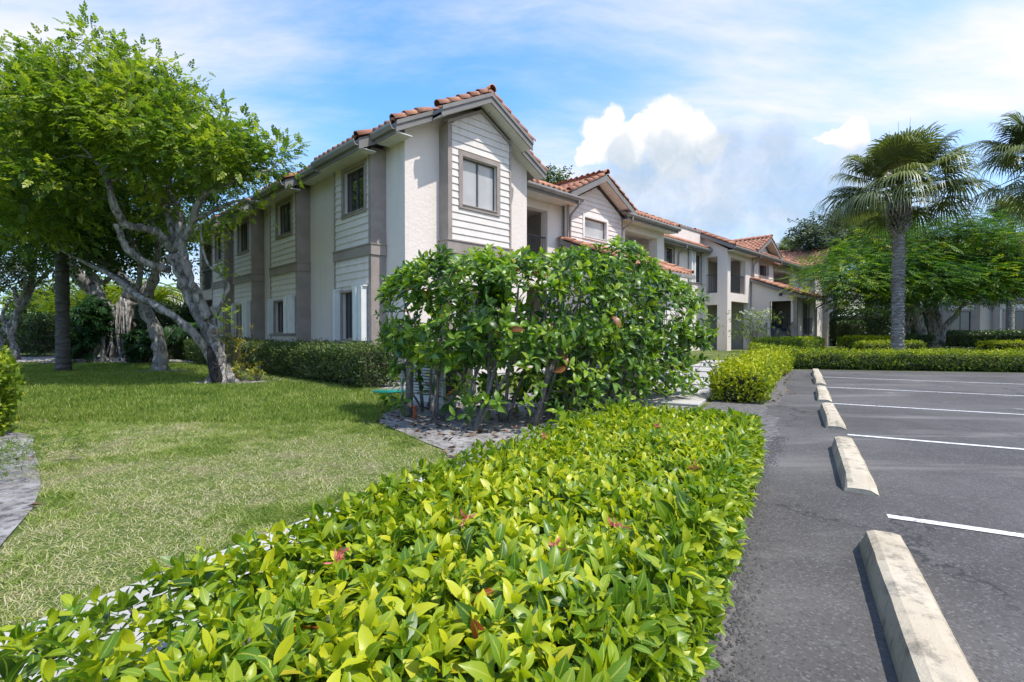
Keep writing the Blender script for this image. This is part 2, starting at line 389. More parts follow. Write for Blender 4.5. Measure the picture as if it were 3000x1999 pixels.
def tag(o, label=None, cat=None, group=None, kind=None):
    if label: o['label'] = label
    if cat: o['category'] = cat
    if group: o['group'] = group
    if kind: o['kind'] = kind
    return o

def empty(name, loc=(0, 0, 0), rz=0.0, parent=None):
    o = bpy.data.objects.new(name, None); COL.objects.link(o)
    o.location = loc; o.rotation_euler = (0, 0, rz)
    if parent: o.parent = parent
    return o

def link(name, me, parent=None, m=None):
    o = bpy.data.objects.new(name, me); COL.objects.link(o)
    if parent: o.parent = parent
    if m and not me.materials: me.materials.append(MATS[m])
    return o

def npmesh(name, V, F, m=None, uv=None, tint=None, smooth=False):
    """V (n,3); F (k,3) or (k,4)"""
    me = bpy.data.meshes.new(name)
    V = np.ascontiguousarray(V, dtype=np.float32); F = np.ascontiguousarray(F, dtype=np.int32)
    k, s = F.shape
    me.vertices.add(len(V)); me.vertices.foreach_set('co', V.ravel())
    me.loops.add(k * s); me.loops.foreach_set('vertex_index', F.ravel())
    me.polygons.add(k); me.polygons.foreach_set('loop_start', np.arange(0, k * s, s, dtype=np.int32))
    try: me.polygons.foreach_set('loop_total', np.full(k, s, dtype=np.int32))
    except Exception: pass
    if smooth: me.polygons.foreach_set('use_smooth', np.ones(k, dtype=bool))
    if uv is not None:
        ul = me.uv_layers.new(name='UVMap'); ul.data.foreach_set('uv', np.ascontiguousarray(uv[F.ravel()], dtype=np.float32).ravel())
    if tint is not None:
        a = me.attributes.new('tint', 'FLOAT', 'POINT'); a.data.foreach_set('value', np.ascontiguousarray(tint, dtype=np.float32))
    me.update(calc_edges=True)
    if m: me.materials.append(MATS[m])
    return me

def frames(fwd, up):
    f = nrm(np.asarray(fwd, float)); s = nrm(np.cross(f, up)); n = np.cross(s, f)
    return np.stack([s, f, n], axis=-1)          # columns: side, forward, normal

def scatter(tpl, pos, R, scale, tint):
    """copy a template (V,F,uv) to many places"""
    V, F, uv = tpl; n = len(pos); k = len(V)
    sc = np.asarray(scale, float)
    sc = sc[:, None, None] if sc.ndim == 1 else sc[:, None, :]
    P = np.einsum('nij,nkj->nki', R, V[None] * sc) + np.asarray(pos)[:, None, :]
    FF = (F[None] + (np.arange(n) * k)[:, None, None]).reshape(-1, F.shape[1])
    return P.reshape(-1, 3), FF, np.tile(uv, (n, 1)), np.repeat(np.asarray(tint, float), k)

def merge(parts):
    V = []; F = []; U = []; T = []; o = 0
    for v, f, u, t in parts:
        V.append(v); F.append(f + o); U.append(u); T.append(t); o += len(v)
    return np.concatenate(V), np.concatenate(F), np.concatenate(U), np.concatenate(T)

def leaf_tpl(L=1.0, wid=0.4, nseg=4, fold=0.25, curl=0.25, tip=0.62, petiole=0.08, wave=0.0):
    """a leaf lying along +y, up +z: three points across, nseg along"""
    V = []; uv = []
    for i in range(nseg + 1):
        t = i / nseg; y = petiole + (1 - petiole) * t
        prof = (math.sin(math.pi * min(1, t ** 0.85 * 0.98 + 0.02)) ** 0.75) if 0 < i < nseg else 0.06
        if i == nseg: prof = 0.03
        prof *= (0.75 + 0.5 * t * tip) if t < 0.75 else (0.75 + 0.5 * 0.75 * tip)
        w = wid * 0.5 * prof
        z = -curl * (t ** 2) * 0.6 + 0.06 * math.sin(t * 3.1)
        wz = fold * w + wave * math.sin(t * 9.0) * w
        for j, sx in enumerate((-1, 0, 1)):
            V.append((sx * w, y * L, z * L + (wz if sx else 0))); uv.append((0.5 + 0.5 * sx, t))
    F = []
    for i in range(nseg):
        for j in range(2):
            a = i * 3 + j; F.append((a, a + 1, a + 4, a + 3))
    return np.array(V, float), np.array(F), np.array(uv, float)

def quadleaf(L=1.0, wid=0.45, fold=0.18):
    """the cheapest leaf: a kite folded on its midrib"""
    V = np.array([(0, 0, 0), (wid * 0.5, L * 0.45, fold * wid), (0, L, -0.06 * L), (-wid * 0.5, L * 0.45, fold * wid)], float)
    return V, np.array([(0, 1, 2, 3)]), np.array([(0.5, 0), (1, 0.5), (0.5, 1), (0, 0.5)], float)

def spray(nl=7, L=0.26, ll=0.085, lw=0.036, droop=0.35, seed=0):
    """a pinnate leaf: leaflets along a stalk"""
    r = np.random.default_rng(seed); q = quadleaf(1, lw / ll); out = []
    for i in range(nl):
        t = 0.25 + 0.75 * (i // 2) / max(1, (nl - 1) // 2)
        sd = -1 if i % 2 else 1
        if i == nl - 1: ang = 0.0; t = 1.0
        else: ang = sd * math.radians(58 - 22 * t + r.uniform(-8, 8))
        pos = np.array([[0.0, t * L, -droop * L * t * t]])
        f = np.array([[math.sin(ang), math.cos(ang), -droop * t + r.uniform(-.18, .12)]])
        up = np.array([[r.uniform(-.25, .25), 0, 1.0]])
        out.append(scatter(q, pos, frames(f, up), np.array([ll * r.uniform(.85, 1.15)]), [0.0]))
    V, F, U, T = merge(out)
    return V, F, U

def rand_unit(n):
    return nrm(rng.normal(size=(n, 3)))

class MB:
    """collects boxes, prisms and tubes for ONE mesh object"""
    def __init__(s): s.v = []; s.f = []
    def add(s, V, F):
        o = len(s.v); s.v.extend(map(tuple, V)); s.f.extend([tuple(i + o for i in f) for f in F]); return s
    def box(s, x0, x1, y0, y1, z0, z1, M=None):
        V = [(x, y, z) for z in (z0, z1) for y in (y0, y1) for x in (x0, x1)]
        F = [(0, 2, 3, 1), (4, 5, 7, 6), (0, 1, 5, 4), (2, 6, 7, 3), (0, 4, 6, 2), (1, 3, 7, 5)]
        if M:
            V = [M(*p) for p in V]
            if M.flip: F = [f[::-1] for f in F]
        return s.add(V, F)
    def hexa(s, P, M=None):
        """8 corners: four below (counter-clockwise seen from above), four above"""
        F = [(3, 2, 1, 0), (4, 5, 6, 7), (0, 1, 5, 4), (1, 2, 6, 5), (2, 3, 7, 6), (3, 0, 4, 7)]
        if M:
            P = [M(*p) for p in P]
            if M.flip: F = [f[::-1] for f in F]
        return s.add(P, F)
    def prism(s, poly, d, M=None):
        """poly: list of 3d points; extruded by vector d"""
        n = len(poly); P = [tuple(p) for p in poly] + [tuple(np.add(p, d)) for p in poly]
        F = [tuple(range(n))[::-1], tuple(range(n, 2 * n))] + [(i, (i + 1) % n, n + (i + 1) % n, n + i) for i in range(n)]
        if M: P = [M(*p) for p in P]
        return s.add(P, F)
    def tube(s, pts, rad, seg=8, cap=True):
        pts = np.asarray(pts, float); n = len(pts)
        rad = np.full(n, rad, float) if np.isscalar(rad) else np.asarray(rad, float)
        T = nrm(np.gradient(pts, axis=0)); ref = np.array([0.31, 0.17, 0.93])
        if abs(T[0] @ ref) > 0.9: ref = np.array([1.0, 0.1, 0])
        a = nrm(np.cross(T[0], ref)); o = len(s.v)
        an = np.linspace(0, 2 * np.pi, seg, endpoint=False)
        for i in range(n):
            a = nrm(a - (a @ T[i]) * T[i]); b = np.cross(T[i], a)
            ring = pts[i] + rad[i] * (np.cos(an)[:, None] * a + np.sin(an)[:, None] * b)
            s.v.extend(map(tuple, ring))
        for i in range(n - 1):
            for j in range(seg):
                k = (j + 1) % seg
                s.f.append((o + i * seg + j, o + i * seg + k, o + (i + 1) * seg + k, o + (i + 1) * seg + j))
        if cap:
            s.f.append(tuple(o + j for j in range(seg))[::-1]); s.f.append(tuple(o + (n - 1) * seg + j for j in range(seg)))
        return s
    def build(s, name, m, parent=None, smooth=False):
        me = bpy.data.meshes.new(name); me.from_pydata(s.v, [], s.f)
        if smooth: me.polygons.foreach_set('use_smooth', np.ones(len(me.polygons), dtype=bool))
        me.materials.append(MATS[m]); me.update()
        return link(name, me, parent)

def spline(P, n=24):
    """Catmull-Rom through control points (any columns)"""
    P = np.asarray(P, float); Q = np.vstack([2 * P[0] - P[1], P, 2 * P[-1] - P[-2]]); out = []
    m = len(P) - 1
    for t in np.linspace(0, m, n):
        i = min(int(t), m - 1); f = t - i; a, b, c, d = Q[i:i + 4]
        out.append(0.5 * (2 * b + (c - a) * f + (2 * a - 5 * b + 4 * c - d) * f * f + (3 * b - a - 3 * c + d) * f ** 3))
    return np.array(out)

# lot frame: d runs along the row of wheel stops, n points out into the lot
PHI = math.radians(29.7)
LD = np.array([math.sin(PHI), math.cos(PHI)]); LN = np.array([math.cos(PHI), -math.sin(PHI)])
def NE(n, e): return n * LN + e * LD
def sstep(a, b, x):
    t = np.clip((np.asarray(x, float) - a) / (b - a), 0, 1); return t * t * (3 - 2 * t)
def gz(x, y):
    """height of the ground: the beds behind the lot stand a little higher"""
    x = np.asarray(x, float); y = np.asarray(y, float)
    n = x * LN[0] + y * LN[1]; e = x * LD[0] + y * LD[1]
    a = 0.22 * sstep(12, 19, e); b = 0.22 * sstep(0.2, 4.0, e - (17.7 + 0.3 * n))
    k = sstep(-1.6, -0.5, n)
    return a * (1 - k) + b * k
def vnoise(x, y, s, seed=0):
    """cheap value noise for densities and tints"""
    r = np.random.default_rng(seed); G = r.random((64, 64))
    X = np.asarray(x) * s + 200.3; Y = np.asarray(y) * s + 200.7
    i = np.floor(X).astype(int); j = np.floor(Y).astype(int); f = X - i; g = Y - j
    f = f * f * (3 - 2 * f); g = g * g * (3 - 2 * g); i %= 64; j %= 64; i1 = (i + 1) % 64; j1 = (j + 1) % 64
    return (G[i, j] * (1 - f) + G[i1, j] * f) * (1 - g) + (G[i, j1] * (1 - f) + G[i1, j1] * f) * g
def inpoly(x, y, poly):
    x = np.asarray(x); y = np.asarray(y); c = np.zeros(x.shape, bool); n = len(poly)
    for i in range(n):
        x0, y0 = poly[i]; x1, y1 = poly[(i + 1) % n]
        if y0 == y1: continue
        c ^= ((y0 > y) != (y1 > y)) & (x < (x1 - x0) * (y - y0) / (y1 - y0) + x0)
    return c
# ================================================================== setting: ground, lot, walks
def axis_coords(lo, hi, step, far):
    c = list(np.arange(lo, hi + 1e-6, step)); s = step; a = lo; b = hi; L = []; Rr = []
    while b < far:
        s *= 1.35; a -= s; b += s; L.append(a); Rr.append(b)
    return np.array(L[::-1] + c + Rr)
gx = axis_coords(-30, 45, 0.75, 600); gy = axis_coords(-8, 50, 0.75, 600)
GX, GY = np.meshgrid(gx, gy, indexing='xy'); GV = np.stack([GX, GY, gz(GX, GY)], -1).reshape(-1, 3)
ny, nx = GX.shape; idx = np.arange(nx * ny).reshape(ny, nx)
GF = np.stack([idx[:-1, :-1], idx[:-1, 1:], idx[1:, 1:], idx[1:, :-1]], -1).reshape(-1, 4)
ground = link('ground', npmesh('ground', GV, GF, 'turf', smooth=True))
tag(ground, 'flat lawn ground under the grass and hedges', None, kind='structure')

def sheet(name, poly, z, m, label=None, parent=None):
    me = bpy.data.meshes.new(name); me.from_pydata([(x, y, z) for x, y in poly], [], [tuple(range(len(poly)))])
    me.materials.append(MATS[m]); me.update()
    if me.polygons[0].normal.z < 0: me.flip_normals()
    o = link(name, me, parent)
    if not parent: tag(o, label, kind='structure')
    return o

edge = [tuple(NE(-0.22 + rng.normal(0, 0.018) + 0.05 * math.sin(e * 1.3) - (0.12 if 7.6 < e < 8.6 else 0), e)) for e in np.arange(-5, 17.3, 0.12)]
lot_poly = edge + [(8.55, 15.26), (14.23, 13.95), (45.0, 6.7), (45, -14), (-6, -14)]
lot = sheet('parking_lot', lot_poly, 0.008, 'asphalt', 'grey sun-bleached asphalt parking lot')
for k in range(-1, 5):
    e = 3.70 + 2.78 * k
    a = NE(0.47, e - 0.036); b = NE(5.4, e - 0.036); c = NE(5.4, e + 0.036); d = NE(0.47, e + 0.036)
    sheet('painted_line', [tuple(a), tuple(b), tuple(c), tuple(d)], 0.0125, 'paint', parent=lot)

# ---- wheel stops: long concrete blocks with sloped flanks and ends
def wheel_stop(e0, dn, yaw, label, seed):
    r = np.random.default_rng(seed)
    Lh = 0.82; H_ = 0.125; base = 0.105; top = 0.052
    prof = [(-base, 0.0), (-base + 0.004, 0.035), (-top - 0.03, H_ - 0.012), (-top, H_), (top * 0.35, H_), (top, H_ - 0.006), (base - 0.006, 0.030), (base, 0.0)]
    ys = np.array([-Lh, -Lh + 0.015, -Lh + 0.11, -Lh + 0.14] + list(np.linspace(-Lh + 0.25, Lh - 0.25, 14)) + [Lh - 0.14, Lh - 0.11, Lh - 0.015, Lh])
    V = []; F = []; m = len(prof)
    for i, y in enumerate(ys):
        ed = abs(y) - (Lh - 0.13); hs = 1.0 if ed <= 0 else 1.0 - 0.72 * ed / 0.13
        for (x, z) in prof:
            jx, jz = (r.normal(0, 0.0009), r.normal(0, 0.0009)) if z > 0.02 else (0, 0)
            V.append((x * (1 - 0.06 * (1 - hs)) + jx, y + (r.normal(0, .001) if z > 0.02 else 0), z * hs + jz))
    for i in range(len(ys) - 1):
        for j in range(m - 1):
            a = i * m + j; F.append((a, a + m, a + m + 1, a + 1))
    F.append(tuple(range(m))); F.append(tuple((len(ys) - 1) * m + j for j in range(m))[::-1])
    p = NE(0.385 + dn, e0 + Lh)
    t = empty('wheel_stop', (p[0], p[1], 0.008), -PHI + yaw)
    me = bpy.data.meshes.new('stop_block'); me.from_pydata(V, [], F); me.materials.append(MATS['stop']); me.update()
    link('concrete_block', me, t)
    # tyre scuffs: thin dark rubber smears lying on the sloped flank towards the bays
    mb = MB(); th = math.atan2(H_ - 0.036, base - 0.006 - top)
    for k in range(int(r.integers(8, 14))):
        y = r.choice([-0.35, 0.42]) + r.normal(0, 0.11); u0 = r.uniform(0.1, 0.6); L = r.uniform(0.03, 0.075); w = r.uniform(0.004, 0.010)
        def q(u, yy):
            x = top + (base - 0.006 - top) * u; z = (H_ - 0.006) + (0.030 - H_ + 0.006) * u
            return (x + 0.0035, yy, z + 0.0035)
        uu = u0 + L / 0.11
        mb.add([q(u0, y - w), q(min(uu, .95), y - w + L * 1.4), q(min(uu, .95), y + L * 1.4), q(u0, y + w)], [(0, 1, 2, 3)])
    mb.build('tyre_scuff', 'scuff', t)['kind'] = 'stuff'
    tag(t, label, 'wheel stop', 'concrete wheel stops at the heads of the bays')
    return t
for e0, dn, yw, lb, sd in [(1.52, 0.0, 0.004, 'long cream concrete wheel stop nearest the camera, stained and scuffed', 1),
                           (4.13, 0.0, -0.004, 'concrete wheel stop second from the camera, beside the end of the low hedge', 2),
                           (6.80, -0.005, 0.006, 'concrete wheel stop third in the row, with dark smears on its flank', 3),
                           (9.46, 0.0, -0.01, 'concrete wheel stop fourth in the row, level with the clipped hedge', 4),
                           (12.55, 0.03, 0.012, 'pale wheel stop fifth in the row, second from the back hedge', 5),
                           (14.75, 0.05, 0.0, 'small far wheel stop closest to the long back hedge', 6)]:
    wheel_stop(e0, dn, yw, lb, sd)

# ---- concrete walk of separate slabs
def slab(parent, n0, n1, e0, e1, z, z0=-0.05, g=0.006):
    mb = MB(); P = [NE(n0 + g, e0 + g), NE(n1 - g, e0 + g), NE(n1 - g, e1 - g), NE(n0 + g, e1 - g)]
    b = 0.012
    Q = [NE(n0 + g + b, e0 + g + b), NE(n1 - g - b, e0 + g + b), NE(n1 - g - b, e1 - g - b), NE(n0 + g + b, e1 - g - b)]
    V = [(*p, z0) for p in P] + [(*p, z - b) for p in P] + [(*q, z) for q in Q]
    F = [(0, 1, 5, 4), (1, 2, 6, 5), (2, 3, 7, 6), (3, 0, 4, 7), (4, 5, 9, 8), (5, 6, 10, 9), (6, 7, 11, 10), (7, 4, 8, 11), (8, 9, 10, 11)]
    mb.add(V, F); return mb.build('concrete_slab', 'walk', parent)
walk = empty('sidewalk'); tag(walk, 'pale concrete sidewalk between the lawn and the low hedge', kind='structure')
for k in range(5): slab(walk, -2.47, -1.22, -3.2 + 1.25 * k, -1.95 + 1.25 * k, 0.035)
path = empty('footpath'); tag(path, 'concrete footpath leading from the lot past the tall shrub', kind='structure')
slab(path, -2.75, -1.28, 7.85, 9.25, 0.05)
for k in range(6): slab(path, -2.65, -1.35, 9.25 + 1.4 * k, 10.65 + 1.4 * k, 0.055 + 0.035 * k)
cross = empty('entry_path'); tag(cross, 'pale concrete path across the grass towards the stairs', kind='structure')
for k in range(4): slab(cross, -6.4 + 1.0 * k, -5.4 + 1.0 * k, 12.3 + 0.25 * k, 13.3 + 0.25 * k, 0.11)

# ---- sandy beds
bed1 = [(-1.78, 6.75), (-1.62, 6.1), (-1.2, 5.52), (-0.9, 5.05), (-0.62, 4.68), (-0.50, 4.05), tuple(NE(-2.3, 3.2)), tuple(NE(-1.3, 3.1)), tuple(NE(-1.3, 7.8)), tuple(NE(-2.75, 7.8)), tuple(NE(-2.7, 9.6)), (0.9, 9.9), (-0.4, 9.0), (-1.45, 7.9)]
s1 = sheet('planting_bed', bed1, 0.012, 'sand', 'grey sandy planting bed under the tall shrub')
bed2 = [(-5.1, 5.35), (-4.75, 4.95), (-4.0, 4.22), (-3.32, 3.52), (-2.98, 3.1), (-2.72, 2.7), (-2.45, 2.3), (-3.6, 1.9), (-7.5, 4.2), (-7.5, 6.5)]
s2 = sheet('planting_bed', bed2, 0.012, 'sand', 'pale sandy strip with fallen leaves at the lawn edge')
bed3 = [tuple(NE(-1.2, e)) for e in np.linspace(-4, 9.0, 8)] + [tuple(NE(-0.08, e)) for e in np.linspace(9.0, -4, 8)]
s3 = sheet('planting_bed', bed3, 0.006, 'grit', 'narrow sandy bed under the low foreground hedge')
bed4 = [tuple(NE(-1.28, 9.01)), tuple(NE(-.08, 9.01)), tuple(NE(-.08, 17.2)), tuple(NE(-1.3, 17.2))]
s4 = sheet('planting_bed', bed4, 0.006, 'grit', 'narrow sandy bed under the clipped hedge beside the lot')

# beds round the trees on the left
def disc(cx, cy, rx, ry, z, lab, seed):
    r = np.random.default_rng(seed); P = []
    for a in np.linspace(0, 2 * np.pi, 28, endpoint=False):
        k = 1 + r.normal(0, 0.07); P.append((cx + rx * k * math.cos(a), cy + ry * k * math.sin(a)))
    return sheet('tree_bed', P, z, 'sand', lab)
disc(-6.35, 11.3, 0.95, 0.5, 0.011, 'bare soil around the scarred leaning tree', 1)
disc(-10.3, 14.8, 0.9, 0.45, 0.0115, 'bare soil around the second grey tree', 2)
bb = empty('tmp'); bpy.data.objects.remove(bb)
sheet('tree_bed', [(-20, 19.2), (-12, 19.0), (-9.2, 19.6), (-8.5, 24), (-30, 26), (-30, 20)], 0.0125, 'sand', 'dark rooty soil under the banyan')
sheet('wall_bed', [(-1.95, 9.0), (-1.5, 10.5), (-13.5, 24.5), (-15.2, 24.2), (-13.6, 21.3), (-9.0, 15.5), (-6.3, 12.3), (-4.4, 11.05)], 0.0105, 'sand', 'sandy bed along the foot of the grey wall')

# ---- crumbled asphalt along the lot's edge
ct = np.array([(1, 0, -.3), (-.5, .87, -.3), (-.5, -.87, -.3), (.1, .05, .75)], float); cf = np.array([(0, 1, 3), (1, 2, 3), (2, 0, 3)])
nC = 2600; ee = rng.uniform(0.6, 6.0, nC); nn = -0.23 + rng.normal(0, 0.045, nC) + 0.05 * np.sin(ee * 1.3)
xy = nn[:, None] * LN + ee[:, None] * LD
tp = (ct, cf, np.zeros((4, 2)))
V, F, U, T = scatter(tp, np.c_[xy, np.full(nC, 0.011)], frames(np.c_[rng.normal(size=(nC, 2)), np.zeros(nC)], np.tile([0, 0, 1.0], (nC, 1))), rng.uniform(0.003, 0.011, nC), rng.random(nC))
plain('crumb', (0.07, 0.07, 0.072), 0.9, 0.3, 40, 60, 0.2, 0.003)
tag(link('gravel', npmesh('gravel', V, F, 'crumb', U, T)), 'dark asphalt crumbs along the broken edge of the lot', 'gravel', kind='stuff')

# ---- fallen leaves on the beds
lt = quadleaf(1, 0.5, 0.35); P = []
for poly, cnt in ((bed1, 900), (bed2, 90), (bed4, 160)):
    pa = np.array(poly); x = rng.uniform(pa[:, 0].min(), pa[:, 0].max(), cnt * 5); y = rng.uniform(pa[:, 1].min(), pa[:, 1].max(), cnt * 5)
    k = inpoly(x, y, poly) & (x > -4.6); P.append(np.c_[x[k], y[k]][:cnt])
P.append(np.c_[rng.uniform(-9, -3, 60), rng.uniform(10.6, 12.2, 60)])
P = np.concatenate(P); nP = len(P)
V, F, U, T = scatter(lt, np.c_[P, np.full(nP, 0.022)], frames(np.c_[rng.normal(size=(nP, 2)), rng.normal(0, .2, nP)], np.c_[rng.normal(0, .35, (nP, 2)), np.ones(nP)]), rng.uniform(0.04, 0.10, nP), rng.random(nP) ** 1.3)
tag(link('fallen_leaves', npmesh('fallen_leaves', V, F, 'dead_leaf', U, T)), 'brown fallen leaves scattered on the sandy beds', 'leaves', kind='stuff')

# ---- grass blades
def blades(name, x, y, hgt, wid, tint, lean, two, label):
    n = len(x); z = gz(x, y)
    a = rng.uniform(0, 2 * np.pi, n); s = np.c_[np.cos(a), np.sin(a), np.zeros(n)]
    b = rng.uniform(0, 2 * np.pi, n); l = np.c_[np.cos(b), np.sin(b), np.zeros(n)] * (hgt * lean)[:, None]
    base = np.c_[x, y, z]; up = np.c_[np.zeros((n, 2)), hgt]
    p0 = base - s * wid[:, None] / 2; p1 = base + s * wid[:, None] / 2
    if two:
        m0 = base + up * 0.62 + l * 0.35 - s * wid[:, None] * 0.36; m1 = base + up * 0.62 + l * 0.35 + s * wid[:, None] * 0.36
        tp_ = base + up * 0.92 + l
        V = np.stack([p0, p1, m0, m1, tp_], 1).reshape(-1, 3); k = (np.arange(n) * 5)[:, None]
        F = np.concatenate([k + np.array([0, 1, 3]), k + np.array([0, 3, 2]), k + np.array([2, 3, 4])]); T = np.repeat(tint, 5)
    else:
        V = np.stack([p0, p1, base + up + l], 1).reshape(-1, 3); F = (np.arange(n) * 3)[:, None] + np.array([0, 1, 2]); T = np.repeat(tint, 3)
    o = link(name, npmesh(name, V, F, 'blade', np.zeros((len(V), 2)), T)); tag(o, label, 'grass', kind='stuff')

def lawn_mask(x, y):
    x = x + .16 * (vnoise(x, y, 5, 71) - .5) + .07 * (vnoise(x, y, 16, 73) - .5); y = y + .16 * (vnoise(x, y, 5, 72) - .5)
    n = x * LN[0] + y * LN[1]; e = x * LD[0] + y * LD[1]
    m = ((n < -2.5) | ((e > 3.05) & (n < -1.5))) & ~inpoly(x, y, bed1) & ~inpoly(x, y, bed2)
    u = (x + 2.36) * 0.7096 + (y - 11.1) * 0.7046
    m &= (u < -1.05) | (n > -7) & (e > 9.8) & (n < -2.75)
    m &= ((x + 6.35) / .85) ** 2 + ((y - 11.3) / 0.42) ** 2 > 1
    m &= ((x + 10.3) / .8) ** 2 + ((y - 14.8) / 0.38) ** 2 > 1
    m &= ~((y > 19.0) & (x < -9.0))
    m &= ~((e > 9.2) & (n > -2.75))
    return m
def dry(x, y):
    """bare, dry patches of the near lawn"""
    d = 0.50 * vnoise(x, y, 1.1, 3) + 0.32 * vnoise(x, y, 3.1, 4) + .18 * vnoise(x, y, 8, 6)
    near = sstep(7.2, 4.4, y)
    patch = np.exp(-(((x + 1.5) / 1.3) ** 2 + ((y - 4.75) / 0.55) ** 2)) * 0.30 + np.exp(-(((x + 2.9) / 0.6) ** 2 + ((y - 2.75) / 0.45) ** 2)) * 0.30 + np.exp(-(((x + 2.6) / 0.8) ** 2 + ((y - 3.9) / 0.4) ** 2)) * 0.2
    return np.clip((d - 0.38) * 4.2 * near + patch * 2.8, 0, 1)
# near, fine blades
nB = 200000; y = 1.6 + 5.6 * rng.random(nB) ** 0.85; x = rng.uniform(-1.12, 0.05, nB) * y
k = lawn_mask(x, y); x = x[k]; y = y[k]
dr = dry(x, y); k = rng.random(len(x)) > dr * 0.85; x = x[k]; y = y[k]; dr = dr[k]; n = len(x)
cl = vnoise(x, y, 7, 9)
t = np.clip(0.36 + 0.17 * rng.normal(size=n) + 0.42 * (cl - 0.5) + 0.60 * dr + np.where(rng.random(n) < 0.12, 0.30, 0), 0, 1)
blades('lawn_grass', x, y, rng.uniform(0.015, 0.040, n) * (0.6 + 0.9 * cl) * (1 - 0.45 * dr), rng.uniform(0.0025, 0.0055, n), t, rng.uniform(0.7, 2.8, n), True, 'patchy green lawn grass with dry straw-coloured spots')
# dry thatch lying flat in the bare patches
nB = 110000; y = 1.6 + 5.4 * rng.random(nB); x = rng.uniform(-1.12, 0.05, nB) * y
k = lawn_mask(x, y) & (rng.random(nB) < 0.15 + 0.85 * dry(x, y)); x = x[k]; y = y[k]; n = len(x)
blades('lawn_thatch', x, y, rng.uniform(0.005, 0.011, n), rng.uniform(0.0025, 0.005, n), np.clip(0.80 + 0.13 * rng.normal(size=n), .3, 1), rng.uniform(2.0, 5.5, n), True, 'dry straw thatch lying in the bare patches of the near lawn')
# farther lawn
nB = 190000; y = 6.2 + 13.6 * rng.random(nB) ** 1.15; x = rng.uniform(-1.06, 0.12, nB) * y
k = lawn_mask(x, y); x = x[k]; y = y[k]; n = len(x); cl = vnoise(x, y, 4, 9); big = vnoise(x, y, 0.6, 5)
t = np.clip(0.40 + 0.13 * rng.normal(size=n) + 0.25 * (cl - 0.5) + 0.16 * (big - 0.5) + np.where(rng.random(n) < 0.07, 0.3, 0), 0, 1)
blades('lawn_grass', x, y, rng.uniform(0.035, 0.075, n), rng.uniform(0.008, 0.016, n) * (0.6 + y / 16), t, rng.uniform(0.25, 0.9, n), False, 'even green lawn grass beneath the trees')
# grass strips by the footpath
nB = 40000; n_ = rng.uniform(-6.8, -2.7, nB); e_ = rng.uniform(9.7, 19.0, nB); x = n_ * LN[0] + e_ * LD[0]; y = n_ * LN[1] + e_ * LD[1]
k = (vnoise(x, y, .5, 1) >= 0) & ~inpoly(x, y, bed1) & ~((n_ > -6.5) & (n_ < -2.3) & (abs(e_ - (12.8 + .25 * (n_ + 6.4))) < .52)); x = x[k]; y = y[k]; n = len(x)
t = np.clip(0.45 + 0.14 * rng.normal(size=n), 0, 1)
blades('lawn_grass', x, y, rng.uniform(0.03, 0.06, n), rng.uniform(0.010, 0.018, n), t, rng.uniform(0.3, 0.9, n), False, 'small strip of sunlit grass beside the footpath')
# ================================================================== buildings
class Map:
    def __init__(s, kind, c): s.kind = kind; s.c = c; s.flip = kind == 'front'
    def __call__(s, a, o, z):
        return (a, s.c - o, z) if s.kind == 'front' else (s.c - o, a, z)

def wall_panel(mb, M, a0, a1, z0, z1, th, holes=()):
    """a wall with rectangular openings: outer face at o=0, thickness th inwards"""
    A = sorted({a0, a1, *[h[0] for h in holes], *[h[1] for h in holes]}); Z = sorted({z0, z1, *[h[2] for h in holes], *[h[3] for h in holes]})
    A = [a for a in A if a0 <= a <= a1]; Z = [z for z in Z if z0 <= z <= z1]
    for i in range(len(A) - 1):
        run = None
        for j in range(len(Z) - 1):
            am = (A[i] + A[i + 1]) / 2; zm = (Z[j] + Z[j + 1]) / 2
            hole = any(h[0] < am < h[1] and h[2] < zm < h[3] for h in holes)
            if hole:
                if run is not None: mb.box(A[i], A[i + 1], -th, 0, run, Z[j], M); run = None
            elif run is None: run = Z[j]
        if run is not None: mb.box(A[i], A[i + 1], -th, 0, run, Z[-1], M)

def boards(parent, M, a0, a1, z0, z1, holes=(), clip=None, ex=0.165, m='siding'):
    z = z0
    while z < z1 - 0.02:
        zt = min(z + ex, z1); zm = (z + zt) / 2
        segs = [(a0, a1)]
        for h in holes:
            if h[2] < zm < h[3]:
                segs = [q for s_ in segs for q in ((s_[0], min(s_[1], h[0])), (max(s_[0], h[1]), s_[1])) if q[1] - q[0] > 0.02]
        for (p, q) in segs:
            pb, qb, pt, qt = p, q, p, q
            if clip:
                l, r_ = clip(z); pb, qb = max(p, l), min(q, r_); l, r_ = clip(zt); pt, qt = max(p, l), min(q, r_)
                if qb - pb < 0.05: continue
                if qt - pt < 0.02: pt = qt = (pb + qb) / 2; qt += 0.01
            zb = z - 0.012
            MB().hexa([(pb, .003, zb), (qb, .003, zb), (qb, .032, zb), (pb, .032, zb), (pt, .003, zt), (qt, .003, zt), (qt, .011, zt), (pt, .011, zt)], M).build('board', m, parent)
        z = zt

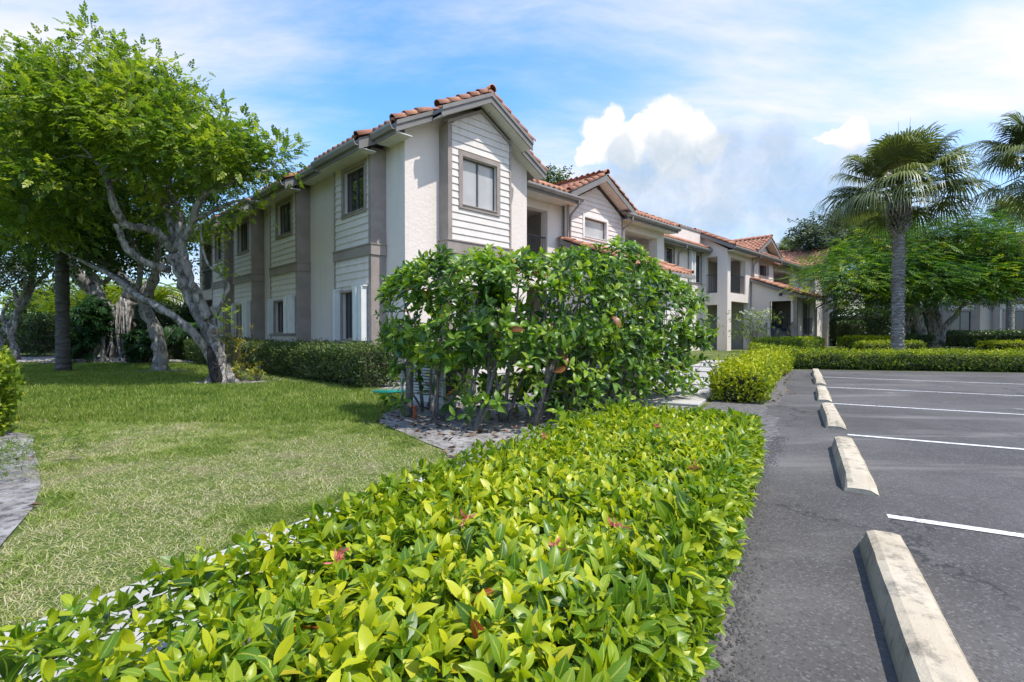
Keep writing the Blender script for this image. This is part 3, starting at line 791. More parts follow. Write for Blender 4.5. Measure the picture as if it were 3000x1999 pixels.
def window(parent, M, a0, a1, z0, z1, glassm='glass', trim=0.095, split=0.5, sash='door_dark', trimm='trim', sill=True):
    """opening a0..a1 z0..z1; casing proud of the wall, two sliding panes set back in the reveal"""
    mb = MB()
    mb.box(a0 - trim, a1 + trim, .001, .048, z1, z1 + trim, M).box(a0 - trim, a0, .001, .048, z0, z1, M).box(a1, a1 + trim, .001, .048, z0, z1, M)
    mb.box(a0 - trim, a1 + trim, .001, .052, z0 - trim * 0.9, z0, M)
    w = mb.build('window', trimm, parent)
    b = MB(); d0, d1 = -0.10, -0.07; f = 0.03
    b.box(a0, a1, d0, d1, z1 - f, z1, M).box(a0, a1, d0, d1, z0, z0 + f, M).box(a0, a0 + f, d0, d1, z0 + f, z1 - f, M).box(a1 - f, a1, d0, d1, z0 + f, z1 - f, M)
    am = a0 + (a1 - a0) * split
    if split: b.box(am - .018, am + .018, d0, d1 + .012, z0 + f, z1 - f, M)
    b.build('frame', sash, w)
    for (p, q) in (((a0 + f, am - .018), (am + .018, a1 - f)) if split else ((a0 + f, a1 - f),)):
        MB().box(p, q, -0.094, -0.088, z0 + f, z1 - f, M).build('pane', glassm, w)
    if sill: MB().box(a0 - 0.004, a1 + 0.004, -0.07, 0.07, z0 - 0.022, z0 - 0.001, M).build('sill', trimm, w)
    return w

def accordion(parent, M, a0, a1, z0, z1, n=4):
    """folded storm shutter: upright leaves between a head rail and a foot rail"""
    mb = MB(); w = (a1 - a0) / n
    for k in range(n):
        o1 = 0.20 if k % 2 == 0 else 0.15
        mb.box(a0 + k * w + .004, a0 + (k + 1) * w - .004, .05, o1, z0, z1, M)
    s_ = mb.build('shutter', 'shutter', parent)
    MB().box(a0 - .03, a1 + .03, .05, .17, z1 + .002, z1 + .035, M).build('rail', 'shutter', s_)
    return s_

def railing(parent, P0, P1, z0, z1, step=0.115, slope=0.0):
    P0 = np.array(P0, float); P1 = np.array(P1, float); L = np.linalg.norm(P1 - P0); d = (P1 - P0) / L; nml = np.array([-d[1], d[0]])
    def bar(mb, s0, s1, za, zb, w, h):
        a = P0 + d * s0; b = P0 + d * s1
        V = [(*(a - nml * w), za), (*(b - nml * w), zb), (*(b + nml * w), zb), (*(a + nml * w), za)]
        mb.hexa(V + [(x, y, z + h) for x, y, z in V])
    mb = MB(); bar(mb, 0, L, z1 - .035, z1 - .035 + slope * L, .018, .035); bar(mb, 0, L, z0, z0 + slope * L, .012, .025)
    r_ = mb.build('railing', 'railing', parent)
    bm_ = None; n = max(2, int(L / step))
    for k in range(n + 1):
        s_ = L * k / n; p = P0 + d * s_
        if bm_ is None: bm_ = MB().box(-.008, .008, -.008, .008, 0, z1 - z0 - .035).build('baluster', 'railing', r_); o = bm_
        else: o = link('baluster', bm_.data, r_)
        o.location = (p[0], p[1], z0 + .02 + slope * s_)
    return r_

# ---- roof tiles
def s_tile():
    prof = [(-.12, .020), (-.088, .0), (-.055, .010), (-.025, .052), (.028, .082), (.080, .058), (.122, .024)]
    V = []
    for s_, lift in ((0.0, .024), (0.40, .0)):
        for a, n in prof: V.append((a, s_, n + lift))
    for a, n in prof: V.append((a, 0.004, max(n - .022, -.02)))
    m = len(prof); F = [(i, i + 1, m + i + 1, m + i) for i in range(m - 1)] + [(i + 1, i, 2 * m + i, 2 * m + i + 1) for i in range(m - 1)]
    return np.array(V, float), np.array(F), np.zeros((len(V), 2))
def cap_tile(r=0.10, L=0.40):
    V = []; F = []; an = np.radians(np.linspace(-100, 100, 8))
    for s_, k, lift in ((0.0, 1.0, .03), (L, 0.84, 0.0), (0.0, 0.84, .03), (L * .98, 0.72, 0.0)):
        for a in an: V.append((r * k * math.sin(a), s_, r * k * math.cos(a) + lift))
    m = len(an)
    for i in range(m - 1): F.append((i, i + 1, m + i + 1, m + i)); F.append((i + 1, i, 2 * m + i, 2 * m + i + 1))
    return np.array(V, float), np.array(F), np.zeros((len(V), 2))
TILE = s_tile(); CAP = cap_tile(); RIDGE = cap_tile(0.115, 0.42)
TILE_ME = {}
def tile_me(key, tpl):
    if key not in TILE_ME: TILE_ME[key] = npmesh(key, tpl[0], tpl[1], 'clay', tpl[2], np.zeros(len(tpl[0])))
    return TILE_ME[key]

class Roof:
    """gathers tile places for one roof part; the best-seen ones become objects, the rest one mesh"""
    def __init__(s, name, parent, mb, m='clay'):
        s.o = mb.build(name, m, parent); s.single = []; s.mass = []
    def place(s, tpl, key, O, A, S, Nn, single):
        (s.single if single else s.mass).append((key, tpl, np.array(O, float), np.stack([A, S, Nn], -1)))
    def field(s, O, A, S, la, ls, single=lambda a, q: False, keep=lambda a, q: True, da=0.245, ds=0.335, lift=0.012):
        O = np.array(O, float); A = nrm(np.array(A, float)); S = nrm(np.array(S, float)); Nn = np.cross(A, S)
        if Nn[2] < 0: Nn = -Nn
        for i in range(int(la / da)):
            for j in range(int(math.ceil(ls / ds - 0.15))):
                a = (i + .5) * da; q = j * ds - 0.03
                if keep(a, q): s.place(TILE, 'roof_tile', O + A * a + S * q + Nn * lift, A, S, Nn, single(a, q))
    def caps(s, P0, P1, single, tpl=CAP, key='cap_tile', up=(0, 0, 1), step=0.335, side=None):
        P0 = np.array(P0, float); P1 = np.array(P1, float); L = np.linalg.norm(P1 - P0); S = (P1 - P0) / L
        A = nrm(np.cross(S, np.array(up, float))); Nn = np.cross(A, S)
        for k in range(int(L / step + .35)): s.place(tpl, key, P0 + S * (k * step - 0.03), A, S, Nn, single)
    def done(s):
        r_ = np.random.default_rng(len(s.mass))
        for key, tpl, O, R in s.single:
            o = link('tile', tile_me(key, tpl), s.o); M4 = Matrix.Identity(4)
            j = R @ np.array(Matrix.Rotation(r_.normal(0, .012), 3, 'Z'))
            for i in range(3):
                for k in range(3): M4[i][k] = j[i][k]
                M4[i][3] = O[i] + r_.normal(0, .003)
            o.matrix_basis = M4
        if s.mass:
            parts = [];
            for key in {q[0] for q in s.mass}:
                sel = [q for q in s.mass if q[0] == key]; n = len(sel)
                parts.append(scatter(sel[0][1], np.array([q[2] for q in sel]) + r_.normal(0, .003, (n, 3)), np.array([q[3] for q in sel]), np.ones(n), r_.random(n)))
            V, F, U, T = merge(parts)
            o = link('tiles', npmesh('tiles', V, F, 'clay', U, T), s.o); o['kind'] = 'stuff'
        return s.o

BA = math.radians(44.8)
bld = empty('apartment_building', (-2.36, 11.10, 0.0), BA)
tag(bld, 'two-storey grey stucco apartment building with clay tile roofs and white siding bays', 'building')
SL = 0.526
def zl(x): return 5.55 + SL * (x + 0.40)       # wing roof plane, left side
BAYS = [(0.80, 2.62), (4.98, 7.08), (8.76, 10.80), (11.95, 13.62)]

# ---------------- stucco shell
mb = MB(); ML = Map('left', 0.0); MF = Map('front', 0.0)
wall_panel(mb, ML, 0.0, 17.2, -0.1, 5.42, 0.2, [(13.95, 16.75, 3.05, 5.15), (13.95, 16.75, 0.1, 2.60)])
wall_panel(mb, MF, 0.2, 3.9, -0.1, 5.42, 0.2)
mb.prism([(0.0, 0.0, 5.42), (3.9, 0.0, 5.42), (3.9, 0.0, 5.62), (1.95, 0.0, 6.64), (0.0, 0.0, 5.62)], (0, 0.2, 0))
mb.box(3.7, 3.9, 0.2, 2.6, -0.1, 5.42)
mb.box(0.2, 3.6, 0.5, 13.8, 0, 5.3).box(1.7, 3.6, 13.8, 17.2, 0, 5.3).box(0.2, 1.7, 17.0, 17.2, 0, 5.3)
mb.box(0.2, 1.7, 13.8, 17.0, 2.85, 3.05).box(0.2, 1.7, 13.8, 17.0, 5.18, 5.3)
m1 = Map('front', 1.10); wall_panel(mb, m1, 3.9, 6.72, -0.1, 5.42, 0.28, [(4.2, 6.02, 3.22, 5.02), (4.3, 6.0, 0.1, 2.6)])
m3 = Map('front', 0.95); wall_panel(mb, m3, 9.9, 13.25, -0.1, 5.42, 0.40, [(10.3, 12.70, 3.22, 5.02), (10.5, 12.6, 0.1, 2.6)])
mb.box(13.05, 13.25, 1.35, 2.2, -0.1, 5.42)
m4 = Map('front', 2.20); wall_panel(mb, m4, 13.25, 19.7, -0.1, 6.36, 0.2, [(15.72, 16.5, 4.05, 5.2), (18.55, 19.45, 3.75, 5.2)])
m5 = Map('front', 0.90); wall_panel(mb, m5, 19.7, 22.9, -0.1, 5.42, 0.28, [(20.08, 22.10, 3.22, 5.05), (20.2, 22.6, 0.1, 2.78)])
ml5 = Map('left', 19.7); wall_panel(mb, ml5, 1.18, 2.4, -0.1, 5.42, 0.25, [(1.42, 2.02, 3.22, 5.10), (1.42, 2.02, 0.1, 2.6)])
mb.prism([(19.7, 0.9, 5.42), (19.7, 2.5, 6.36), (19.7, 2.5, 5.42)], (0.25, 0, 0))
mS = Map('front', 1.0); wall_panel(mb, mS, 26.3, 31.8, -0.1, 5.42, 0.25, [(26.75, 30.6, 3.22, 5.05), (26.9, 30.2, 0.2, 2.7)])
mW = Map('front', 0.0); wall_panel(mb, mW, 31.8, 36.6, -0.1, 5.42, 0.2)
mb.prism([(31.8, 0.0, 5.42), (36.6, 0.0, 5.42), (34.2, 0.0, 6.70)], (0, 0.2, 0))
mb.box(31.8, 32.0, 0.2, 4.0, -0.1, 5.42).box(36.4, 36.6, 0.2, 9, -0.1, 5.42)
# floor slabs, ceilings and inner walls behind the open loggias
for x0, x1, y0, y1 in ((3.9, 6.72, 1.38, 2.75), (9.9, 13.05, 1.35, 2.75), (19.95, 22.9, 1.18, 2.75), (26.3, 31.8, 1.25, 3.1)):
    mb.box(x0, x1, y0, y1, 3.0, 3.2).box(x0, x1, y0, y1, 5.2, 5.35)
# lean-to sides over the stairs
def leanto(x0, x1, hole):
    zt = lambda y: 4.08 - (0.85 - y) * 0.405
    yy = [-1.40] + ([hole[0], hole[1]] if hole else []) + [0.85]
    for a, b in zip(yy[:-1], yy[1:]):
        zb = hole[3] if hole and a == hole[0] else -0.1
        mb.prism([(x0, a, zb), (x0, b, zb), (x0, b, zt(b)), (x0, a, zt(a))], (0.2, 0, 0))
    mb.prism([(x1 - .2, -1.4, -.1), (x1 - .2, .85, -.1), (x1 - .2, .85, zt(.85)), (x1 - .2, -1.4, zt(-1.4))], (0.2, 0, 0))
leanto(6.55, 9.95, (-1.12, -0.08, 0.9, 2.84)); leanto(22.85, 26.3, (-1.14, -0.10, 0.9, 2.84))
wall = mb.build('wall', 'stucco', bld)
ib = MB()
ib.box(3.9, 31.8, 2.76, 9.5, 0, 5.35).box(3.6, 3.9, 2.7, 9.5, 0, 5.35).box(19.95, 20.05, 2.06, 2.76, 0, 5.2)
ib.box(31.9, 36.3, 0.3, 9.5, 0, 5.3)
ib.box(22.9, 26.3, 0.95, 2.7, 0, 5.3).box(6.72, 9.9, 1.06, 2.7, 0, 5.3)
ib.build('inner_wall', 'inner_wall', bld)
# doors within the loggias
for x, y in ((11.6, 2.75), (4.4, 2.75), (20.5, 2.75), (28.2, 2.75)):
    d = MB().box(x, x + 0.85, y - .05, y + .02, 3.21, 5.05).build('door', 'door_dark', bld)
    MB().tube([(x + .75, y - .09, 4.1), (x + .75, y - .06, 4.1)], 0.025, 8).build('door_handle', 'metal_white', d)

# ---------------- white siding bays with brown trim
def bay(M, a0, a1, z0, z1, depth, holes, belt, clip=None, top=None, gable=None, side=('a0', 'a1'), thin=0.10, lower=True):
    """a bay standing 'depth' proud of the wall behind it; M maps its own front face to o=0"""
    mb = MB(); wall_panel(mb, M, a0, a1, z0, z1, 0.12, holes)
    if gable: mb.prism([M(a0, 0, z1), M(a1, 0, z1), M((a0 + a1) / 2, 0, gable)], tuple(np.subtract(M(0, -.12, 0), M(0, 0, 0))))
    o = mb.build('siding_bay', 'siding', bld)
    inset = thin
    bz0, bz1 = belt if belt else (None, None)
    tr = MB()
    for s_ in side:
        p, q = (a0 - .018, a0) if s_ == 'a0' else (a1, a1 + .018)
        tr.box(p, q, -depth, 0.0, z0, z1, M)
    tr.build('return_panel', 'trim', o)
    for (p, q) in ((a0 - .018, a0 + inset), (a1 - 0.045, a1 + .018)):
        MB().box(p, q, .001, .040, z0, z1, M).build('corner_board', 'trim', o)
    if belt:
        MB().box(a0 - .045, a1 + .045, -depth + .01, .055, bz0, bz1, M).box(a0 - .06, a1 + .06, -depth + .01, .075, bz1, bz1 + .03, M).build('belt_board', 'trim', o)
    def run(za, zb):
        boards(o, M, a0 + inset, a1 - .045, za, zb, holes=[(h[0] - .09, h[1] + .09, h[2] - .08, h[3] + .09) for h in holes], clip=clip)
    if belt: run(z0, bz0); run(bz1 + .03, top or z1)
    else: run(z0, top or z1)
    return o

# the gable bay on the street corner
hf = (1.36, 2.46, 4.14, 5.27)
MB2 = Map('front', -0.30)
gclip = lambda z: (0.95 if z < zl(.95) - .28 else (z - 5.55 + .30) / SL - 0.40, 2.95 if z < zl(.95) - .28 else 3.9 - ((z - 5.55 + .30) / SL - 0.40))
fb = bay(MB2, 0.95, 2.95, -0.05, 5.90, 0.30, [hf, (1.3, 2.5, 0.95, 2.1)], (2.97, 3.25), clip=gclip, top=6.45, gable=6.43)
window(bld, MB2, *hf, glassm='glass_blind', trim=0.11)['label'] = 'wide gable window with pale blinds drawn behind the glass'
window(bld, MB2, 1.3, 2.5, 0.95, 2.1, glassm='glass')
for sg in (0, 1):  # rake trim of the bay
    xa, xb = (0.93, 1.95) if sg == 0 else (2.97, 1.95)
    za = zl(0.93) - .26; zb = zl(1.95) - .26
    MB().prism([(xa, -.302, za), (xb, -.302, zb), (xb, -.302, zb - .085), (xa, -.302, za - .085)], (0, -.045, 0)).build('rake_trim', 'trim', fb)

# four bays along the long side wall
WB = [((1.10, 2.12, 4.0, 5.02), (1.50, 2.24, 0.97, 2.10)), ((5.40, 6.50, 4.08, 5.02), (5.76, 6.74, 1.14, 2.08)),
      ((9.2, 10.25, 4.0, 5.02), (9.55, 10.4, 0.97, 2.10)), ((12.3, 13.1, 4.0, 5.02), (12.3, 13.1, 0.97, 2.10))]
MLB = Map('left', -0.35)
for (a0, a1), (hu, hl) in zip(BAYS, WB):
    bay(MLB, a0, a1, -0.05, 5.32, 0.35, [hu, hl], (2.90, 3.13), top=5.30)
    window(bld, MLB, *hu, trim=0.10, glassm='glass')
    w = window(bld, MLB, *hl, trim=0.05, glassm='glass', split=0.5)
    accordion(w, MLB, a0 + .14, hl[0] - .03, hl[2] - .03, hl[3] + .08, 4)
    accordion(w, MLB, hl[1] + .06, min(hl[1] + .14, a1 - .06), hl[2] - .03, hl[3] + .06, 1)
    MB().box(a0 + .12, a1 - .1, .05, .13, hl[2] - .10, hl[2] - .06, MLB).build('shutter_track', 'fascia', w)

# gabled bays over the lean-tos
def clip_g(c, hw, ze, z_off): return lambda z: (c - hw, c + hw) if z < ze else (c - hw + (z - ze) / 0.5, c + hw - (z - ze) / 0.5)
for x0, x1, wn, gm in ((6.72, 9.90, (7.60, 8.88, 4.42, 5.06), 'glass_blind'), (22.9, 26.3, (23.95, 25.35, 4.42, 5.06), 'glass')):
    c = (x0 + x1) / 2; hw = (x1 - x0) / 2; M = Map('front', 0.85)
    b = bay(M, x0, x1, 4.0, 5.40, 0.2, [wn], None, clip=clip_g(c, hw, 5.40, 0), top=6.15, gable=5.40 + hw * .5, side=(), thin=0.05)
    window(bld, M, *wn, glassm=gm, split=0, trim=0.10, trimm='soffit' if gm == 'glass_blind' else 'trim')
# windows of the recessed stretch
window(bld, m4, 15.72, 16.5, 4.05, 5.2, split=0, trim=.08)
w = window(bld, m4, 18.55, 19.45, 3.75, 5.2, split=.5, trim=.06)
accordion(w, m4, 18.02, 18.48, 3.7, 5.28, 3); accordion(w, m4, 19.50, 19.62, 3.7, 5.28, 1)

# ---------------- lean-tos: siding front, stairs
for x0, x1 in ((6.55, 9.95), (22.85, 26.3)):
    M = Map('front', -1.40); hl = (x0 + 1.05, x0 + 2.15, 1.05, 2.78)
    mb = MB(); wall_panel(mb, M, x0 + .2, x1 - .2, -.1, 3.14, .15, [hl]); o = mb.build('siding_bay', 'siding', bld)
    MB().box(x0 - .004, x0 + .2, -.15, .03, -.1, 3.14, M).build('corner_board', 'trim', o)
    MB().box(x1 - .2, x1 + .004, -.15, .03, -.1, 3.14, M).build('corner_board', 'trim', o)
    boards(o, M, x0 + .2, x1 - .2, 0.1, 3.12, holes=[(hl[0] - .09, hl[1] + .09, hl[2] - .08, hl[3] + .09)])
    window(bld, M, *hl, trim=.09)
    railing(bld, (hl[0] - .1, -1.56), (hl[1] + .1, -1.56), 1.1, 1.95)
    st = MB(); st.box(x0 + .2, x1 - .2, -1.25, 0.95, 0.0, 0.9); fl = st.build('stair_floor', 'step_grey', bld)
    for k in range(4): MB().box(x0 - 0.30 * (k + 1), x0 - 0.30 * k - .002, -1.25, 0.06, -.1, 0.76 - 0.17 * k).build('step', 'step_grey', fl)
    for k in range(6): MB().box(x0 + 1.0, x0 + 2.0, -0.9 + .27 * k, -0.63 + .27 * k, .9, 1.07 + .17 * k).build('step', 'step_grey', fl)
    railing(bld, (x0 + .95, -0.95), (x0 + .95, 0.75), 1.0, 1.95, slope=0.62)
    for yy in (-1.22, 0.03): railing(bld, (x0 - 1.15, yy), (x0 - .02, yy), 0.45, 1.15, slope=0.5)
    lb = MB(); lb.box(x0 - .05, x0 - .001, -.72, -.60, 3.12, 3.24); lb.tube([(x0 - .05, -.66, 3.2), (x0 - .14, -.66, 3.22), (x0 - .16, -.66, 3.12)], [.03, .05, .07], 8)
    lb.build('wall_lamp', 'lamp_black', bld)
lb = MB(); lb.box(5.70, 5.80, 2.66, 2.75, 4.25, 4.38); lb.tube([(5.75, 2.66, 4.32), (5.75, 2.56, 4.34), (5.75, 2.54, 4.24)], [.03, .05, .08], 8); lb.build('wall_lamp', 'lamp_black', bld)

# ---------------- balcony railings
railing(bld, (4.2, 1.2), (6.02, 1.2), 3.28, 4.2); railing(bld, (10.3, 1.1), (12.7, 1.1), 3.28, 4.2)
railing(bld, (20.08, 1.0), (22.10, 1.0), 3.28, 4.2); railing(bld, (19.82, 1.42), (19.82, 2.02), 3.28, 4.2)
railing(bld, (26.75, 1.1), (30.6, 1.1), 3.28, 4.2); railing(bld, (0.1, 13.95), (0.1, 16.75), 3.1, 4.0)
MB().box(1.62, 1.69, 14.1, 16.6, 3.06, 5.1).build('sliding_door', 'glass_blue', bld)
MB().box(1.62, 1.69, 14.1, 16.6, 0.1, 2.5).build('sliding_door', 'glass_blue', bld)

# ---------------- far wing: ground-floor siding bay
hlw = (34.6, 35.25, 0.9, 2.1)
bay(Map('front', -0.25), 33.7, 35.5, 0.0, 5.3, .25, [hlw, (34.1, 35.0, 4.0, 5.0)], (2.9, 3.13), top=5.3, side=('a0', 'a1'), thin=.12)
window(bld, Map('front', -0.25), *hlw, trim=.06, split=0); window(bld, Map('front', -0.25), 34.1, 35.0, 4.0, 5.0)

# ---------------- roofs
sl_ = math.sqrt(1 + SL * SL); S_L = np.array((1, 0, SL)) / sl_; S_R = np.array((-1, 0, SL)) / sl_
def gable_slab(mb, xe0, xr, xe1, y0, y1, ze, zr, th=.09):
    mb.prism([(xe0, y0, ze), (xr, y0, zr), (xe1, y0, ze), (xe1, y0, ze - th), (xr, y0, zr - th), (xe0, y0, ze - th)], (0, y1 - y0, 0))
mb = MB(); ze = 5.55; zr = zl(1.95)
gable_slab(mb, -0.40, 1.95, 4.30, -0.30, 17.6, ze, zr)
gable_slab(mb, 0.50, 1.95, 3.40, -0.66, -0.30, zl(0.50), zr)
for a0, a1 in BAYS:
    mb.prism([(-0.76, a0 - .2, zl(-.76)), (-0.40, a0 - .2, ze), (-0.40, a0 - .2, ze - .09), (-.76, a0 - .2, zl(-.76) - .09)], (0, a1 - a0 + .4, 0))
R1 = Roof('roof', bld, mb, 'fascia')
inbay = lambda y: any(a0 - .2 <= y <= a1 + .2 for a0, a1 in BAYS)
# left slope (eave along y): field origin at the far end so that tiles count towards the camera
for i in range(int(17.9 / .245)):
    y = -0.18 + .245 * i
    q0 = -0.41 if inbay(y) else 0.0
    nrow = int(math.ceil((2.35 * sl_ - q0) / .335)) - 1
    for j in range(nrow):
        q = q0 + j * .335 - .03
        P = np.array((-0.40, y, ze)) + S_L * q
        R1.place(TILE, 'roof_tile', P + np.array((0, 0, .012)), np.array((0, -1., 0)), S_L, np.cross(np.array((0, -1., 0)), S_L), j == 0 and y < 12.0)
R1.field((4.30, -0.25, ze), (0, 1, 0), S_R, 6.0, 2.35 * sl_, keep=lambda a, q: True)
# barrel caps up the verges, set out in two steps like the wall below
Lr = lambda x, y: (x, y, zl(x) + .055)
Rr_ = lambda x, y: (x, y, zl(3.9 - x) + .055)
R1.caps(Lr(-.42, -.26), Lr(0.62, -.26), True); R1.caps(Lr(0.46, -.62), Lr(1.95, -.62), True)
R1.caps(Rr_(4.34, -.26), Rr_(3.30, -.26), True); R1.caps(Rr_(3.44, -.62), Rr_(1.95, -.62), True)
R1.caps((1.95, -0.72, zr + .07), (1.95, 7.5, zr + .07), True, RIDGE, 'ridge_tile')
for a0, a1 in BAYS:   # verge pieces at the jogs of the eave
    R1.caps((-.78, a0 - .18, zl(-.78) + .045), (-.34, a0 - .18, zl(-.34) + .045), True)
R1.done()
# verge boards, eave boards, gutters, soffits
def rake(x0, x1, y, up, h=.20):
    f = (lambda x: zl(x)) if up == 'L' else (lambda x: zl(3.9 - x))
    MB().prism([(x0, y, f(x0) + .01), (x1, y, f(x1) + .01), (x1, y, f(x1) - h), (x0, y, f(x0) - h)], (0, -.035, 0)).build('verge_board', 'fascia', R1.o)
    MB().prism([(x0, y - .036, f(x0) + .03), (x1, y - .036, f(x1) + .03), (x1, y - .036, f(x1) - .06), (x0, y - .036, f(x0) - .06)], (0, -.025, 0)).build('verge_moulding', 'fascia', R1.o)
rake(-.42, .52, -.30, 'L'); rake(.50, 1.95, -.66, 'L'); rake(4.32, 3.38, -.30, 'R'); rake(3.40, 1.95, -.66, 'R')
def soffit_strip(x0, x1, y0, y1, f, name='soffit'):
    MB().prism([(x0, y0, f(x0) - .17), (x1, y0, f(x1) - .17), (x1, y0, f(x1) - .155), (x0, y0, f(x0) - .155)], (0, y1 - y0, 0)).build(name, 'soffit', R1.o)
fR = lambda x: zl(3.9 - x)
for k in range(7):   # soffit boards run along the eave, one board after another up the slope
    a = 0.52 + .205 * k; soffit_strip(a, a + .198, -.65, -.305, zl); soffit_strip(3.38 - .205 * k, 3.38 - .205 * k - .198, -.65, -.305, fR)
for k in range(2):
    a = -.40 + .2 * k; soffit_strip(a, a + .195, -.295, -.002, zl); soffit_strip(4.3 - .2 * k, 4.3 - .2 * k - .195, -.295, -.002, fR)
soffit_strip(.0, .93, -.295, -.002, zl); soffit_strip(3.9, 2.97, -.295, -.002, fR)
ys = [-.30]
for a0, a1 in BAYS: ys += [a0 - .2, a1 + .2]
ys.append(17.6)
for i in range(len(ys) - 1):
    bayq = i % 2 == 1; x = -.76 if bayq else -.40; z = zl(x); y0, y1 = ys[i], ys[i + 1]
    MB().box(x - .022, x + .004, y0, y1, z - .24, z - .03).build('eave_board', 'fascia', R1.o)
    g = MB(); xo = x - .024
    g.prism([(xo, y0 + .004, z - .16), (xo - .07, y0 + .004, z - .16), (xo - .115, y0 + .004, z - .085), (xo - .115, y0 + .004, z - .035), (xo - .10, y0 + .004, z - .035), (xo - .10, y0 + .004, z - .08), (xo - .06, y0 + .004, z - .145), (xo, y0 + .004, z - .145)], (0, y1 - y0 - .008, 0))
    g.build('gutter', 'gutter', R1.o)
    MB().box(x, -.002 if not bayq else -.352, y0, y1, z - .205, z - .185).build('soffit', 'soffit', R1.o)
    if bayq:
        for yy in (y0, y1): MB().prism([(x - .02, yy - .02, z - .24), (-.40, yy - .02, ze - .24), (-.40, yy - .02, ze), (x - .02, yy - .02, z)], (0, .02, 0)).build('eave_board', 'fascia', R1.o)

# front range: slope to a low ridge, parallel to the lot side
def range_roof(x0, x1, ye, ze, yr, zr_, single=False, back=True):
    mb = MB(); P = [(x0, ye, ze), (x0, yr, zr_)] + ([(x0, yr + (yr - ye), ze), (x0, yr + (yr - ye), ze - .09)] if back else [(x0, yr, zr_ - .09)])
    if back: P += [(x0, yr, zr_ - .09)]
    P += [(x0, ye, ze - .09)]
    mb.prism(P, (x1 - x0, 0, 0)); R_ = Roof('roof', bld, mb, 'fascia')
    S = nrm(np.array((0, yr - ye, zr_ - ze))); L = math.hypot(yr - ye, zr_ - ze)
    R_.field((x0, ye, ze), (1, 0, 0), S, x1 - x0, L, single=lambda a, q: single)
    MB().box(x0, x1, ye - .022, ye + .004, ze - .24, ze - .03).build('eave_board', 'fascia', R_.o)
    g = MB(); yo = ye - .024
    g.prism([(x0 - .04, yo, ze - .16), (x0 - .04, yo - .07, ze - .16), (x0 - .04, yo - .115, ze - .085), (x0 - .04, yo - .115, ze - .03), (x0 - .04, yo, ze - .03)], (x1 - x0 + .08, 0, 0)); g.build('gutter', 'gutter', R_.o)
    return R_
r = range_roof(3.95, 6.95, 0.5, 5.52, 2.5, 6.47, single=True); MB().box(3.95, 6.95, .5, 1.1, 5.30, 5.32).build('soffit', 'soffit', r.o); r.done()
r = range_roof(9.75, 13.6, 0.5, 5.52, 2.5, 6.47); r.caps((9.0, 2.5, 6.53), (13.6, 2.5, 6.53), False, RIDGE, 'ridge_tile')
MB().box(9.9, 13.6, .5, .95, 5.30, 5.32).build('soffit', 'soffit', r.o); r.caps((13.58, .48, 5.56), (13.58, 2.5, 6.52), False); r.done()
r = range_roof(13.3, 19.7, 1.8, 5.50, 2.2, 5.70, back=False); r.done()
mb = MB(); mb.box(13.2, 19.75, 2.16, 2.9, 6.36, 6.44); r = Roof('roof', bld, mb, 'fascia'); r.caps((13.4, 2.45, 6.46), (19.6, 2.45, 6.46), False, RIDGE, 'ridge_tile'); r.done()
r = range_roof(19.45, 31.9, 0.5, 5.52, 2.5, 6.47); r.caps((19.47, .48, 5.56), (19.47, 2.5, 6.52), False); r.caps((19.4, 2.5, 6.53), (31.5, 2.5, 6.53), False, RIDGE, 'ridge_tile')
MB().prism([(19.44, .5, 5.54), (19.44, 2.5, 6.49), (19.44, 2.5, 6.30), (19.44, .5, 5.35)], (-.03, 0, 0)).build('verge_board', 'fascia', r.o)
MB().box(19.5, 22.8, .5, .9, 5.30, 5.32).build('soffit', 'soffit', r.o); r.done()
# gables over the two upper bays
def bay_gable(c, hw, single):
    mb = MB(); ze_ = 5.56; zr_ = ze_ + hw * .5; yf = 0.45
    gable_slab(mb, c - hw, c, c + hw, yf, 3.0, ze_, zr_); R_ = Roof('roof', bld, mb, 'fascia'); k = math.sqrt(1.25)
    R_.field((c - hw, yf + 2.4, ze_), (0, -1, 0), np.array((1, 0, .5)), 2.4, hw * k, single=lambda a, q: single)
    R_.field((c + hw, yf, ze_), (0, 1, 0), np.array((-1, 0, .5)), 2.4, hw * k)
    for sg in (-1, 1):
        R_.caps((c + sg * (hw + .02), yf + .03, ze_ + .05), (c, yf + .03, zr_ + .05), single)
        MB().prism([(c + sg * hw, yf, ze_ + .01), (c, yf, zr_ + .01), (c, yf, zr_ - .19), (c + sg * hw, yf, ze_ - .19)], (0, -.035, 0)).build('verge_board', 'fascia', R_.o)
        for q in range(8):
            u0, u1 = q / 8, (q + .96) / 8; xa = c + sg * hw * (1 - u0); xb = c + sg * hw * (1 - u1); za = ze_ + (zr_ - ze_) * u0 - .15; zb = ze_ + (zr_ - ze_) * u1 - .15
            MB().prism([(xa, yf, za), (xb, yf, zb), (xb, yf, zb + .015), (xa, yf, za + .015)], (0, .39, 0)).build('soffit', 'soffit', R_.o)
    R_.caps((c, yf - .06, zr_ + .065), (c, 2.9, zr_ + .065), single, RIDGE, 'ridge_tile'); R_.done()
bay_gable(8.31, 1.92, True); bay_gable(24.6, 2.02, False)
